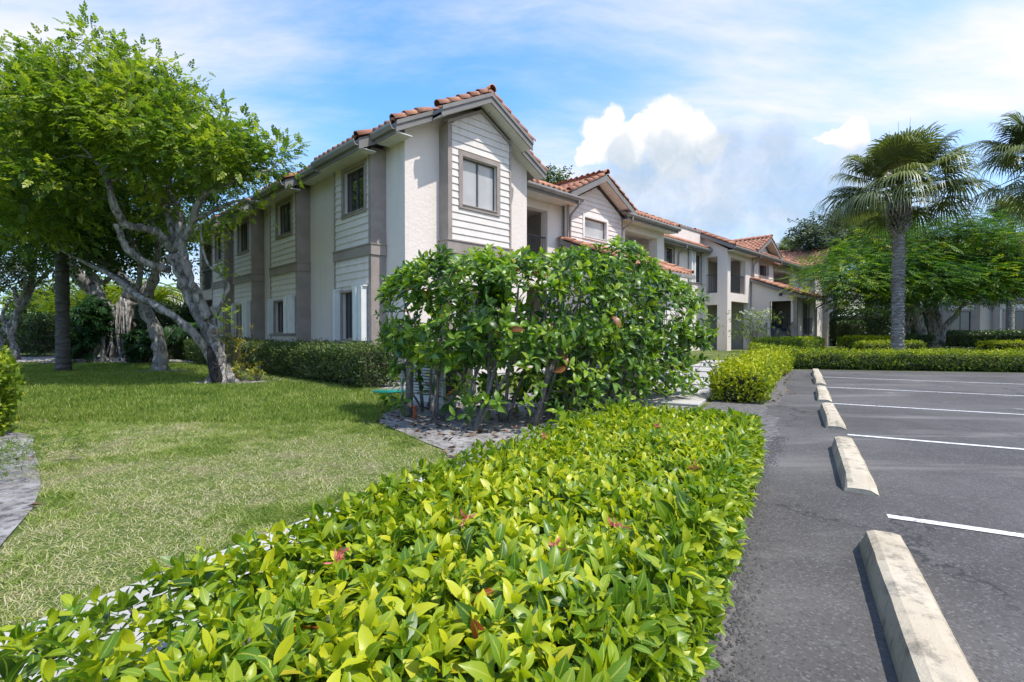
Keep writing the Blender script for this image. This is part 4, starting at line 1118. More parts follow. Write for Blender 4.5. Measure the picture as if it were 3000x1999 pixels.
# lean-to roofs
def pent(x0, x1):
    mb = MB(); mb.prism([(x0, -1.75, 3.06), (x0, .9, 4.14), (x0, .9, 4.05), (x0, -1.75, 2.97)], (x1 - x0, 0, 0)); R_ = Roof('roof', bld, mb, 'fascia')
    S = nrm(np.array((0, 2.65, 1.08))); R_.field((x0, -1.75, 3.06), (1, 0, 0), S, x1 - x0, 2.86)
    R_.caps((x0 + .03, -1.78, 3.12), (x0 + .03, .9, 4.2), False); R_.caps((x1 - .03, -1.78, 3.12), (x1 - .03, .9, 4.2), False)
    MB().prism([(x0 - .001, -1.75, 3.07), (x0 - .001, .9, 4.15), (x0 - .001, .9, 3.98), (x0 - .001, -1.75, 2.90)], (-.03, 0, 0)).build('verge_board', 'fascia', R_.o)
    MB().box(x0 - .03, x1 + .03, -1.90, -1.77, 2.93, 3.05).build('gutter', 'gutter', R_.o); R_.done()
pent(6.42, 10.1); pent(22.7, 26.45)
# far wing
mb = MB(); gable_slab(mb, 31.35, 34.2, 37.05, -.35, 9.5, 5.55, 7.05); r = Roof('roof', bld, mb, 'fascia')
r.field((31.35, 9.4, 5.55), (0, -1, 0), np.array((1, 0, .526)), 9.7, 3.2); r.field((37.05, -.35, 5.55), (0, 1, 0), np.array((-1, 0, .526)), 5, 3.2)
r.caps((34.2, -.4, 7.12), (34.2, 9, 7.12), False, RIDGE, 'ridge_tile')
for sg in (-1, 1):
    r.caps((34.2 + sg * 2.87, -.32, 5.6), (34.2, -.32, 7.1), False)
    MB().prism([(34.2 + sg * 2.85, -.36, 5.56), (34.2, -.36, 7.06), (34.2, -.36, 6.86), (34.2 + sg * 2.85, -.36, 5.36)], (0, -.035, 0)).build('verge_board', 'fascia', r.o)
r.done()

# ---------------- downpipes
def pipe(pts, r_=.038): MB().tube(spline(pts, 18), r_, 8).build('downpipe', 'gutter', bld)
pipe([(6.78, .42, 5.40), (6.78, .45, 5.22), (6.80, .72, 5.02), (6.80, .79, 4.8), (6.80, .79, 4.2)])
pipe([(9.98, .42, 5.40), (9.98, .46, 5.22), (9.98, .75, 5.05), (9.98, .88, 4.9), (9.98, .89, 4.1)])
pipe([(16.9, 1.72, 5.38), (16.9, 1.75, 5.2), (16.9, 2.05, 5.05), (16.9, 2.13, 4.9), (16.9, 2.14, 3.3)])
pipe([(22.98, .42, 5.40), (22.98, .46, 5.22), (23.0, .70, 5.02), (23.0, .79, 4.8), (23.0, .79, 4.2)])
pipe([(26.42, .42, 5.40), (26.42, .46, 5.22), (26.42, .75, 5.05), (26.42, .92, 4.9), (26.42, .94, 4.1)])
pipe([(26.4, -1.83, 2.95), (26.42, -1.8, 2.8), (26.42, -1.5, 2.6), (26.42, -1.44, 2.4), (26.42, -1.44, .2)])

# ================================================================== second apartment building on the right
b2 = empty('apartment_building', (26.2, 33.6, 0.22), math.radians(-22))
tag(b2, 'grey apartment building with brown-framed windows half hidden behind the spreading tree', 'building')
def bay2(parent, M, a0, a1, holes, z1=5.3):
    mb = MB(); wall_panel(mb, M, a0, a1, 0, z1, .12, holes); o = mb.build('siding_bay', 'siding', parent)
    for p, q in ((a0, a0 + .28), (a1 - .28, a1)): MB().box(p, q, .001, .045, 0, z1, M).build('corner_board', 'trim', o)
    MB().box(a0 - .03, a1 + .03, .046, .07, 2.75, 3.0, M).build('belt_board', 'trim', o)
    hh = [(h[0] - .1, h[1] + .1, h[2] - .1, h[3] + .1) for h in holes]
    boards(o, M, a0 + .28, a1 - .28, 0.2, 2.75, holes=hh, ex=.18); boards(o, M, a0 + .28, a1 - .28, 3.0, z1, holes=hh, ex=.18)
    for h in holes: window(parent, M, *h, trim=.14)
M20 = Map('front', 0.0); MB0 = Map('front', -.25)
mb = MB(); wall_panel(mb, M20, 0, 16, -.2, 5.4, .3, [(0.1, 1.6, .1, 2.5), (.1, 1.6, 3.1, 5.1)]); mb.box(0, 16, 1.6, 8, -.2, 5.4).box(-.0, .3, .3, 1.6, -.2, 5.4); mb.build('wall', 'stucco', b2)
MB().box(.4, 1.5, 1.5, 1.59, .1, 2.4).build('sliding_door', 'glass_blue', b2); MB().box(.4, 1.5, 1.5, 1.59, 3.1, 5.0).build('sliding_door', 'glass_blue', b2)
for a0, a1 in ((2.0, 3.9), (4.6, 6.7), (8.2, 11.2), (12.5, 15)):
    c = (a0 + a1) / 2; bay2(b2, MB0, a0, a1, [(c - .5, c + .5, .95, 2.3), (c - .5, c + .5, 3.8, 5.0)])
mb = MB(); mb.prism([(-.5, -.8, 5.45), (-.5, 3.6, 7.7), (-.5, 8.5, 5.45), (-.5, 8.5, 5.35), (-.5, -.8, 5.35)], (17, 0, 0)); r = Roof('roof', b2, mb, 'fascia')
r.field((-.5, -.8, 5.45), (1, 0, 0), np.array((0, 4.4, 2.25)), 17, 4.9, da=.3, ds=.42); r.caps((-.45, -.8, 5.5), (-.45, 3.6, 7.75), False); r.done()
MB().box(-.5, 16.5, -.93, -.80, 5.3, 5.44).build('gutter', 'gutter', b2)

# ================================================================== pale house far behind the banyan
hs = empty('house', (-33.5, 42.0, 0.2), math.radians(18)); tag(hs, 'pale blue-grey house with low grey roof far beyond the banyan', 'house')
MBh = MB(); Mh = Map('front', 0.0); hw_ = [(1.0 + 2.6 * k, 2.4 + 2.6 * k, .9, 2.3) for k in range(6)]
wall_panel(MBh, Mh, 0, 17, -.2, 3.0, .25, hw_); MBh.box(0, 17, .5, 7, -.2, 3.0); MBh.build('wall', 'house_blue', hs)
for h in hw_: window(hs, Mh, *h, trim=.12, trimm='siding', glassm='glass_blue')
MB().prism([(-.7, -.9, 2.9), (-.7, 3.5, 4.7), (-.7, 7.9, 2.9), (-.7, 7.9, 2.75), (-.7, -.9, 2.75)], (18.4, 0, 0)).build('roof', 'roof_grey', hs)
# ================================================================== vegetation
def at(px, py, Y):
    d = pixdir(px, py); k = Y / d.y; return np.array((d.x * k, Y, CAM_H + d.z * k))
plain('core_shade', (0.045, 0.042, 0.022), 0.95, 0.4, 18, 40, 0.8, 0.03)  # dark brown-green standing for the shade among twigs inside a hedge

def single_leaves(parent, tpls, P, R, S, T, m, n=300, name='leaf'):
    """the n leaves that show largest become objects of their own; returns a mask of those"""
    dist = np.linalg.norm(P - np.array((0, 0, CAM_H)), axis=1)
    inside = (P[:, 1] > 0.3) & (np.abs(P[:, 0] / np.maximum(P[:, 1], .01)) < 1.08) & ((CAM_H - P[:, 2]) / np.maximum(P[:, 1], .01) < 0.72)
    size = np.where(inside, S / dist, 0); order = np.argsort(-size)[:n]; pick = np.zeros(len(P), bool); pick[order] = True
    lv = [np.quantile(T[order], (i + .5) / 10) for i in range(10)]; cache = {}
    for i in order:
        ti = int(np.argmin([abs(T[i] - q) for q in lv])); vi = int(i) % len(tpls)
        if (ti, vi) not in cache:
            V, F, U = tpls[vi]; cache[(ti, vi)] = npmesh('leaf', V, F, m, U, np.full(len(V), lv[ti]), True)
        o = link(name, cache[(ti, vi)], parent); M4 = Matrix.Identity(4)
        for a in range(3):
            for b in range(3): M4[a][b] = R[i][a][b] * S[i]
            M4[a][3] = P[i][a]
        o.matrix_basis = M4
    return pick

def whorls(tips, axes, nl, size, el0, el1, tint, jit=0.25):
    """leaves set round each shoot tip: young ones upright, older ones spread"""
    P = []; F = []; U = []; S = []; T = []
    n = len(tips); ax = nrm(axes)
    ref = nrm(np.cross(ax, rng.normal(size=(n, 3)))); ref2 = np.cross(ax, ref); ph = rng.uniform(0, 6.28, n)
    for k in range(nl):
        a = ph + k * 2.4 + rng.normal(0, .2, n); q = k / max(1, nl - 1)
        el = np.radians(el1 + (el0 - el1) * q + rng.normal(0, 10, n))
        rad = np.cos(a)[:, None] * ref + np.sin(a)[:, None] * ref2
        f = rad * np.cos(el)[:, None] + ax * np.sin(el)[:, None] + rng.normal(0, jit * .4, (n, 3))
        up = -rad * np.sin(el)[:, None] + ax * np.cos(el)[:, None] + rng.normal(0, jit, (n, 3))
        P.append(tips - ax * (0.012 + 0.045 * (1 - q))[..., None] * 1.0 if False else tips - ax * (0.05 * (1 - q))); F.append(f); U.append(up)
        S.append(size * (0.62 + 0.42 * (1 - q)) * rng.uniform(.62, 1.22, n)); T.append(tint + 0.24 * (q - .5) + rng.normal(0, .11, n))
    P = np.concatenate(P); F = np.concatenate(F); U = np.concatenate(U)
    return P, frames(F, U), np.concatenate(S), np.concatenate(T)

# ------------------------------------------------------------ the low broadleaf hedge in front
fh = empty('low_hedge', (0, 0, 0)); tag(fh, 'bright yellow-green broadleaf hedge in the foreground, glossy leaves and a few red blooms', 'hedge')
HT = [leaf_tpl(1, w, 5, fo, cu, 0.75, .07, wv) for w, fo, cu, wv in ((.42, .35, .25, 0), (.46, .2, .45, .15), (.38, .5, .1, 0), (.44, .3, .6, .2), (.40, .15, -.1, .1))]
HTL = [leaf_tpl(1, w, 2, fo, cu, 0.75, .07) for w, fo, cu in ((.44, .35, .3), (.46, .2, .5), (.40, .45, .1))]
def fh_top(n_, e_):
    return 0.47 + 0.07 * (vnoise(n_, e_, 2.2, 21) - .5) + 0.05 * (vnoise(n_, e_, 6, 22) - .5)
tips = []; axes = []; tint = []; dep = []
nT = 6600
e_ = rng.uniform(0.0, 4.25, nT); nl_ = -1.52 - .42 * sstep(1.9, .3, e_); n_ = -0.26 + (nl_ + .26) * rng.random(nT); dz = rng.exponential(.05, nT)
left = sstep(-1.05, -1.5, n_); low = sstep(1.5, 0.5, e_) * sstep(-0.85, -1.3, n_)
k = (rng.random(nT) > 0.52 * low) & (rng.random(nT) > .25 * left * sstep(2.2, 1.0, e_)); n_, e_, dz, left, low, nl_ = (q[k] for q in (n_, e_, dz, left, low, nl_))
edge_drop = 0.14 * sstep(.18, 0, np.minimum(n_ - nl_, -0.26 - n_)) + 0.12 * sstep(.2, 0, 4.25 - e_)
z_ = fh_top(n_, e_) - edge_drop - dz - 0.10 * low
xy = n_[:, None] * LN + e_[:, None] * LD
out = (np.clip(n_ + .86, -.6, .6) * 0.9)[:, None] * LN + (np.clip(e_ - 3.4, 0, .8) * .5)[:, None] * LD
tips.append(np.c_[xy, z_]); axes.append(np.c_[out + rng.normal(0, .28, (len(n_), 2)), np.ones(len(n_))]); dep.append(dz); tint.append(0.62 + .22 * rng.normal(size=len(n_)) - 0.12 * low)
# flank towards the lot, far end, and the walk side
for cnt, nn, e0, e1, side in ((1700, -0.27, -.4, 4.2, 1), (650, -1.55, 1.2, 4.2, -1)):
    e_ = rng.uniform(e0, e1, cnt); z_ = 0.05 + 0.42 * rng.random(cnt) ** .7; d = rng.exponential(.05, cnt); n_ = nn - side * d + side * 0.05 * np.sin(z_ * 7) - side * (.16 * sstep(.22, .02, z_)) + .05 * (vnoise(e_, z_, 4, 31) - .5)
    xy = n_[:, None] * LN + e_[:, None] * LD
    tips.append(np.c_[xy, z_]); axes.append(np.c_[side * LN * 1.0 + rng.normal(0, .35, (cnt, 2)), 0.7 + rng.normal(0, .3, cnt)]); dep.append(d + .03); tint.append(0.50 + .13 * rng.normal(size=cnt))
cnt = 700; n_ = rng.uniform(-1.44, -.28, cnt); z_ = .06 + .42 * rng.random(cnt) ** .7; e_ = 4.27 - rng.exponential(.05, cnt) - .1 * sstep(.2, 0, z_)
tips.append(np.c_[n_[:, None] * LN + e_[:, None] * LD, z_]); axes.append(np.c_[LD + rng.normal(0, .35, (cnt, 2)), .7 + rng.normal(0, .3, cnt)]); dep.append(np.full(cnt, .05)); tint.append(.5 + .12 * rng.normal(size=cnt))
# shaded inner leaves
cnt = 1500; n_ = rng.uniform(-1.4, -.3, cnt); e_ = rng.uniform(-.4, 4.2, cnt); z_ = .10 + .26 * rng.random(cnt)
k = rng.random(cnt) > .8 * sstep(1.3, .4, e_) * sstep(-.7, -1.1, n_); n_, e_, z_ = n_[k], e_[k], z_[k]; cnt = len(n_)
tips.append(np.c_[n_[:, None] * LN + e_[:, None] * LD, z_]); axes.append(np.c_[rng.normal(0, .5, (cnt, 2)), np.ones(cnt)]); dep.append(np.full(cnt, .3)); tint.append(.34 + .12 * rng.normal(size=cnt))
tips = np.concatenate(tips); axes = np.concatenate(axes); tint = np.concatenate(tint); dep = np.concatenate(dep)
far_ok = np.linalg.norm(tips - np.array((0, 0, CAM_H)), axis=1) > 0.72
tips, axes, tint, dep = tips[far_ok], axes[far_ok], tint[far_ok], dep[far_ok]
red = rng.random(len(tips)) < .0
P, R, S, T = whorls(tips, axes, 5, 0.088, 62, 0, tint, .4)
D = np.tile(dep, 5)
T = np.clip(T, 0, .955); T[rng.random(len(T)) < .007] = .985
pk = single_leaves(fh, HT, P, R, np.where(D < .06, S, 0.0001), T, 'leaf_hedge', 300)
rest = ~pk; parts = []
near = (np.linalg.norm(P, axis=1) < 2.5) & (D < .12)
for i, tp in enumerate(HT):
    k = rest & near & (np.arange(len(P)) % len(HT) == i); parts.append(scatter(tp, P[k], R[k], S[k], T[k]))
for i, tp in enumerate(HTL):
    k = rest & ~near & (np.arange(len(P)) % len(HTL) == i); parts.append(scatter(tp, P[k], R[k], S[k], T[k]))
V, F, U, TT = merge(parts)
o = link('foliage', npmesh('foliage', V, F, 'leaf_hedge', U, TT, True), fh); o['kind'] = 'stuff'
mb = MB()
for k in range(260):
    i = rng.integers(len(tips)); t = tips[i]; tn = t[0] * LN[0] + t[1] * LN[1]; bxy = t[:2] + LN * (-.86 - tn) * .45 + rng.normal(0, .06, 2); b = np.array((*bxy, 0.0)); mid = (t + b) / 2 + rng.normal(0, .03, 3)
    mb.tube(spline([b, mid, t], 5), [.006, .005, .0045, .004, .003], 5, False)
o = mb.build('stems', 'stem_grey', fh, True); o['kind'] = 'stuff'
# ixora blooms: little bursts of narrow petals
pet = leaf_tpl(1, .22, 3, .1, .1, .6)
for (nn, ee) in ((-0.52, 1.62), (-.95, 1.35), (-1.32, 2.7), (-.60, 1.30), (-1.1, .95), (-.42, 2.45), (-.8, 3.3)):
    c = np.array((*NE(nn, ee), float(fh_top(np.array(nn), np.array(ee))) + .01)); cnt = 16
    f = rand_unit(cnt) + np.array((0, 0, .9)); V, F, U, TT = scatter(pet, np.tile(c, (cnt, 1)) + rng.normal(0, .008, (cnt, 3)), frames(f, rand_unit(cnt)), rng.uniform(.022, .04, cnt), rng.random(cnt))
    link('bloom', npmesh('bloom', V, F, 'petal_pink', U, TT, True), fh)

# ------------------------------------------------------------ branching
class Branches:
    def __init__(s, k=1.0): s.pts = []; s.rad = []; s.mb = MB(); s.k = k
    def limb(s, path, n=18, keep=0.35, sub=None):
        """path rows: x y z r"""
        Q = spline(path, n); Q[:, 3] = np.maximum(Q[:, 3], .006); w = Q[:, :3].copy()
        w[1:-1] += rng.normal(0, 1, (n - 2, 3)) * (Q[1:-1, 3:4] * .10)
        (sub or s.mb).tube(w, Q[:, 3] * (1 + .12 * rng.normal(size=n)) * s.k, 10)
        k = int(n * keep); s.pts += list(w[k:]); s.rad += list(Q[k:, 3])
    def grow(s, targets, r0=0.04, r1=0.005, sag=0.10, mb=None, seg=5, nn=6, up=0.15):
        mb = mb or s.mb; P = np.array(s.pts); Rr = np.array(s.rad); todo = np.array(targets)
        d = np.array([np.min(np.linalg.norm(P - t, axis=1)) for t in todo]); todo = todo[np.argsort(d)]
        for t in todo:
            dd = np.linalg.norm(P - t, axis=1) + np.where(P[:, 2] > t[2] + .1, .35, 0); i = int(np.argmin(dd)); b = P[i]; L = np.linalg.norm(t - b)
            if L < .05: continue
            mid = (b + t) / 2 + np.array((0, 0, up * L * rng.uniform(-.3, 1))) + rng.normal(0, sag * L, 3)
            q = spline([b, mid, t], nn); ra = min(Rr[i] * .75, r0 * (0.35 + .4 * L)); rr = np.linspace(ra, r1, nn)
            q[1:-1] += rng.normal(0, .03 * L, (nn - 2, 3))
            mb.tube(q, rr, seg, False); P = np.vstack([P, q[1:]]); Rr = np.concatenate([Rr, rr[1:]])
        s.pts = list(P); s.rad = list(Rr)

def in_blobs(blobs, n, shell=0.55):
    """blobs rows: x y z rx ry rz weight"""
    B = np.array(blobs, float); w = B[:, 6] * (B[:, 3] * B[:, 4] * B[:, 5]) ** (2 / 3); i = rng.choice(len(B), n, p=w / w.sum())
    d = rand_unit(n); r_ = 1 - (1 - shell) * rng.random(n) ** 1.5
    r_ = np.where(rng.random(n) < .25, rng.random(n) ** .5, r_)
    return B[i, :3] + d * r_[:, None] * B[i, 3:6], i, d

def crown(parent, blobs, ntw, nsp, tpls, m, tmu, tsd, br, per_jit=0.26, flat=0.0, droop=0.1, size=(.85, 1.2), twig_mb=None, r0=.035, name='crown'):
    tw, bi, dd = in_blobs(blobs, ntw); mb = twig_mb or MB(); br.grow(tw, r0, .004, mb=mb)
    ct = tmu + tsd * rng.normal(size=ntw); i = rng.integers(ntw, size=nsp); B = np.array(blobs)
    p = tw[i] + rng.normal(0, per_jit, (nsp, 3)) * np.array((1, 1, .62))
    outw = nrm(p - B[bi[i], :3]); f = outw * .55 + nrm(p - tw[i]) * .5 + rng.normal(0, .45, (nsp, 3)); f[:, 2] = f[:, 2] * (1 - flat) - droop
    up = np.array((0, 0, 1.0)) + rng.normal(0, .38 * (1 - .6 * flat), (nsp, 3)) + outw * .25
    R = frames(f, up); sc = rng.uniform(*size, nsp); T = np.clip(ct[i] + .09 * rng.normal(size=nsp), 0, 1); parts = []
    for k, tp in enumerate(tpls):
        q = np.arange(nsp) % len(tpls) == k; parts.append(scatter(tp, p[q], R[q], sc[q], T[q]))
    V, F, U, TT = merge(parts)
    o = link(name, npmesh(name, V, F, m, U, TT), parent)
    if not twig_mb: b_ = mb.build('branches', 'bark_dark', parent, True)
    return o
def blob(px, py, Y, r_, ry=None, w=1.0, flat=1.0):
    c = at(px, py, Y); k = Y / 1470.0; return (*c, r_ * k, ry if ry else r_ * k, r_ * k * flat, w)
def L_(Y, *pts):
    """limb from photo places at depth Y (or Y per point): (px,py,radius[,Y])"""
    return [(*at(p[0], p[1], p[3] if len(p) > 3 else Y), p[2]) for p in pts]
SPR = [spray(7, .15, .070, .045, .15, k) for k in range(4)]
SPRS = [spray(6, .22, .10, .046, .3, 10 + k) for k in range(3)]

# ------------------------------------------------------------ big gnarled tree on the lawn
t1 = empty('gnarled_tree', (*at(637, 1122, 11.2)[:2], 0)); t1w = np.array(t1.location)
def under(o_, e_): o_.location = -Vector(e_.location); return o_
tag(t1, 'broad leafy tree with pale gnarled leaning trunk and burnt hollow base on the lawn', 'tree')
br = Branches(.80); mt = MB()
br.limb(L_(11.2, (650, 1128, .30), (646, 1085, .25), (634, 1033, .22), (612, 960, .20), (574, 905, .18), (548, 850, .165), (530, 800, .16), (505, 745, .16)), 26, .5, mt)
for a in np.linspace(0, 6.28, 7)[:-1]:   # root flare
    b = at(650, 1124, 11.2); mt.tube(spline([(*(b[:2] + .38 * np.array((math.cos(a), math.sin(a)))), -.03), (*(b[:2] + .2 * np.array((math.cos(a), math.sin(a)))), .10), (*(b[:2] + .08 * np.array((math.cos(a), math.sin(a)))), .42)], 7), [.06, .085, .10, .11, .11, .10, .09], 8)
under(mt.build('trunk', 'bark_grey', t1, True), t1)
LIMBS = [L_(11.2, (612, 935, .13, 11.1), (585, 880, .12, 11.0), (560, 820, .115, 10.9), (540, 760, .11, 10.9), (536, 715, .10, 10.9)),
         L_(11.2, (500, 735, .13), (474, 690, .11, 11.0), (431, 672, .10, 10.8), (360, 652, .10, 10.5), (330, 590, .085, 10.3), (318, 535, .07, 10.2), (285, 479, .05, 10.1), (230, 420, .03, 10.0)),
         L_(11.2, (508, 740, .12), (498, 640, .105, 11.4), (467, 578, .09, 11.6), (423, 540, .07, 11.8), (370, 500, .055, 12.0), (330, 400, .03, 12.1)),
         L_(11.2, (520, 735, .12), (531, 640, .11, 11.3), (508, 590, .09, 11.5), (494, 535, .075, 11.7), (500, 440, .05, 11.9), (520, 350, .03, 12.0)),
         L_(11.2, (534, 725, .11, 10.95), (560, 660, .10, 10.8), (592, 580, .085, 10.7), (633, 552, .07, 10.6), (712, 515, .05, 10.5), (790, 500, .025, 10.4)),
         L_(11.2, (497, 790, .11), (440, 776, .10, 10.9), (385, 742, .09, 10.7), (357, 700, .085, 10.6), (340, 655, .08, 10.5)),
         L_(11.2, (632, 1075, .12, 11.2), (604, 1030, .12, 11.08), (578, 990, .11, 10.95), (517, 933, .10, 10.8), (459, 897, .095, 10.8), (400, 865, .08, 10.9), (330, 810, .06, 11.1), (250, 770, .04, 11.3), (150, 720, .025, 11.4)),
         L_(11.2, (632, 925, .055, 11.0), (664, 860, .05, 10.9), (664, 825, .045, 10.8), (640, 800, .04, 10.8), (612, 776, .035, 10.8), (592, 720, .028, 10.8), (588, 640, .018, 10.8)),
         L_(11.2, (573, 645, .06, 10.8), (620, 620, .05, 10.7), (690, 590, .035, 10.6), (760, 590, .02, 10.5))]
for lp in LIMBS:
    m_ = MB(); br.limb(lp, 20, .3, m_); under(m_.build('limb', 'bark_grey', t1, True), t1)
# burnt cavity and knot hole
m_ = MB(); b0 = at(628, 1100, 10.93); b1 = at(618, 1030, 10.98)
m_.tube(spline([(*at(640, 1128, 10.90),), (*at(630, 1090, 10.91),), (*at(620, 1050, 10.96),), (*at(614, 1015, 11.02),)], 10), [.10, .115, .12, .115, .11, .10, .09, .075, .05, .03], 9); under(m_.build('burnt_hollow', 'burnt', t1, True), t1)
m_ = MB(); c = at(630, 972, 10.98); m_.tube([c + (0, .03, 0), c + (0, -.035, .0)], [.07, .055], 12); kh = under(m_.build('knot_hole', 'heartwood', t1, True), t1)
m_ = MB(); an = np.linspace(0, 2 * np.pi, 17); m_.tube(c + np.c_[np.cos(an) * .075, np.full(17, -.03), np.sin(an) * .10], .025, 7, False); under(m_.build('knot_rim', 'bark_grey', t1, True), t1)
TB = [blob(130, 285, 11.4, 125, 1.5), blob(330, 265, 11.2, 125, 1.7), blob(470, 340, 11.0, 125, 1.6), blob(595, 420, 10.9, 110, 1.3), blob(690, 465, 10.6, 80, .9), blob(800, 455, 10.5, 48, .5, .45), blob(845, 470, 10.5, 26, .3, .4),
      blob(235, 365, 10.4, 135, 1.3), blob(415, 395, 10.2, 105, 1.1), blob(590, 455, 10.2, 78, .8), blob(60, 390, 10.4, 150, 1.4), blob(30, 550, 11.2, 110, 1.4, .7), blob(180, 570, 12.6, 95, 1.1, .5), blob(90, 640, 12.4, 80, 1.1, .5),
      blob(400, 360, 13.0, 150, 1.2), blob(180, 410, 13.2, 165, 1.3), blob(585, 480, 12.6, 105, 1.0), blob(-120, 400, 11.5, 180, 1.7), blob(-150, 570, 11.5, 180, 1.7), blob(470, 600, 12.8, 70, .8, .35), blob(760, 520, 10.6, 45, .5, .5), blob(50, 520, 9.9, 110, 1.0, .8), blob(170, 500, 10.0, 75, .8, .6), blob(30, 660, 10.4, 90, 1.0, .6), blob(300, 540, 10.9, 85, .9, .28), blob(440, 540, 10.8, 70, .8, .25), blob(580, 590, 10.9, 75, .8, .28), blob(200, 640, 11.2, 85, .9, .3), blob(680, 590, 10.6, 50, .6, .3)]
cr = crown(t1, TB, 900, 22000, SPR, 'leaf_tree', .64, .22, br, .21, size=(.75, 1.3), droop=-.05); under(cr, t1)
for ch in t1.children:
    if ch.name.startswith('branches'): ch.location = -Vector(t1.location); ch.data.materials[0] = MATS['bark_grey']; ch['kind'] = 'stuff'
# leaf tufts on the sucker at the right of the trunk
for (px, py, Y) in ((655, 790, 10.7), (645, 930, 10.6), (668, 900, 10.7), (590, 690, 10.7), (650, 770, 10.7)):
    c = at(px, py, Y); n = 10; p = c + rng.normal(0, .10, (n, 3)); V, F, U, TT = scatter(SPR[0], p, frames(rng.normal(size=(n, 3)), np.tile((0, 0, 1.), (n, 1)) + rng.normal(0, .3, (n, 3))), rng.uniform(.7, 1, n), np.clip(.75 + .1 * rng.normal(size=n), 0, 1))
    under(link('leaf_tuft', npmesh('leaf_tuft', V, F, 'leaf_tree', U, TT), t1), t1)['kind'] = 'stuff'

# ------------------------------------------------------------ second tree and the ones behind it
def simple_tree(name, label, cat, base, limbs, blobs, ntw, nsp, tpls, leafm, tmu, tsd, barkm, group=None, **kw):
    t = empty(name, base); tag(t, label, cat, group); br = Branches()
    for i, lp in enumerate(limbs):
        m_ = MB(); br.limb(lp, 16, .35, m_); under(m_.build('trunk' if i == 0 else 'limb', barkm, t, True), t)
    tm = MB(); o = crown(t, blobs, ntw, nsp, tpls, leafm, tmu, tsd, br, twig_mb=tm, **kw); under(o, t)
    bo_ = under(tm.build('branches', barkm, t, True), t); bo_['kind'] = 'stuff'
    return t, br
b = at(474, 1086, 14.7)
simple_tree('lawn_tree', 'grey-trunked tree behind the gnarled one, its limbs reaching left', 'tree', (b[0], b[1], 0),
            [L_(14.7, (478, 1095, .25), (472, 1060, .215), (468, 1030, .20), (462, 980, .185), (436, 925, .18), (415, 880, .18)),
             L_(14.7, (415, 880, .15), (380, 840, .13), (325, 803, .12, 15.0), (270, 740, .10, 15.3), (200, 690, .07, 15.6)),
             L_(14.7, (425, 890, .13), (445, 840, .11, 14.4), (455, 790, .09, 14.2), (462, 720, .07, 14.0), (440, 640, .05, 13.9)),
             L_(14.7, (400, 860, .09), (410, 800, .08), (400, 740, .07), (370, 680, .05)),
             L_(14.7, (330, 805, .08), (300, 830, .06, 14.6), (270, 800, .05, 14.5), (200, 770, .03, 14.4))],
            [blob(300, 660, 15.2, 120, 1.8), blob(440, 640, 14.6, 110, 1.6), blob(180, 640, 15.5, 120, 1.8), blob(380, 560, 15.5, 140, 1.8), blob(520, 600, 15, 90, 1.4, .7), blob(200, 540, 15, 150, 2), blob(300, 740, 15.2, 60, 1.2, .35)],
            260, 4200, SPRS, 'leaf_dark', .52, .18, 'bark_grey', size=(1.0, 1.5), per_jit=.34)
# banyan: a cluster of fused stems with hanging roots
b = at(325, 1062, 19.5); by = 19.6
bt, bbr = simple_tree('banyan_tree', 'old banyan with a curtain of hanging roots and heavy leaning limbs', 'tree', (b[0], b[1], 0),
            [L_(by, (345, 1064, .55), (350, 1010, .48), (352, 960, .42), (362, 925, .34), (378, 880, .26)),
             L_(by, (352, 955, .28), (330, 930, .26), (302, 890, .25), (275, 860, .24), (240, 820, .22, 19.2), (205, 770, .20, 18.9), (185, 720, .15, 18.7)),
             L_(by, (300, 905, .20), (290, 870, .18), (280, 840, .17), (262, 800, .13, 20), (240, 740, .1, 20)),
             L_(by, (378, 880, .24), (378, 840, .21), (345, 800, .18, 20.2), (320, 760, .13, 20.4), (330, 690, .08, 20.5)),
             L_(by, (360, 900, .15), (420, 850, .12, 20), (470, 780, .09, 20.2), (520, 720, .05, 20.4))],
            [blob(180, 690, 19.5, 110, 2.2), blob(320, 690, 20.5, 110, 2.2), blob(60, 650, 20, 120, 2.4), blob(430, 690, 20.8, 100, 2), blob(240, 600, 20, 150, 2.6), blob(90, 560, 21, 150, 2.6), blob(520, 740, 21, 70, 1.5, .6), blob(420, 590, 21, 120, 2), blob(150, 760, 19.2, 50, 1.6, .4)],
            240, 4200, SPRS, 'leaf_dark', .40, .18, 'bark_grey', size=(1.3, 1.9), per_jit=.45)
for k in range(34):
    a0 = rng.uniform(262, 392); z0 = rng.uniform(880, 985); yb = by - .55 - rng.uniform(0, .35) * 1.0; rr = rng.uniform(.018, .055)
    p0 = at(a0, z0, yb + .3); p1 = at(a0 + rng.normal(0, 5), (z0 + 1055) / 2, yb + .05); p2 = at(a0 + rng.normal(0, 10), 1058, yb); p3 = p2 + np.array((rng.normal(0, .25), -.15, -.35)); p2[2] = max(p2[2], .05)
    m_ = MB(); m_.tube(spline([p0, p1, p2, (p3[0], p3[1], -.06)], 10), np.linspace(rr * .8, rr * 1.25, 10), 6); under(m_.build('hanging_root', 'bark_grey', bt, True), bt)
for k in range(22):
    a = rng.uniform(0, 6.28); Lr_ = rng.uniform(1.5, 5.5); a = math.pi + rng.normal(0, .55) if k % 3 else rng.normal(0, .5); p0 = b[:2] + np.array((rng.uniform(-.6, .6), -.5)); q = []
    for s_ in np.linspace(0, 1, 7): q.append((p0[0] + math.cos(a) * Lr_ * s_ + rng.normal(0, .08), p0[1] + .35 * math.sin(a) * Lr_ * s_ - .25 * s_ + rng.normal(0, .06), .10 * (1 - s_) + .02 + .03 * rng.random()))
    m_ = MB(); m_.tube(spline(q, 12), np.linspace(.085, .02, 12), 6); under(m_.build('surface_root', 'bark_grey', bt, True), bt)
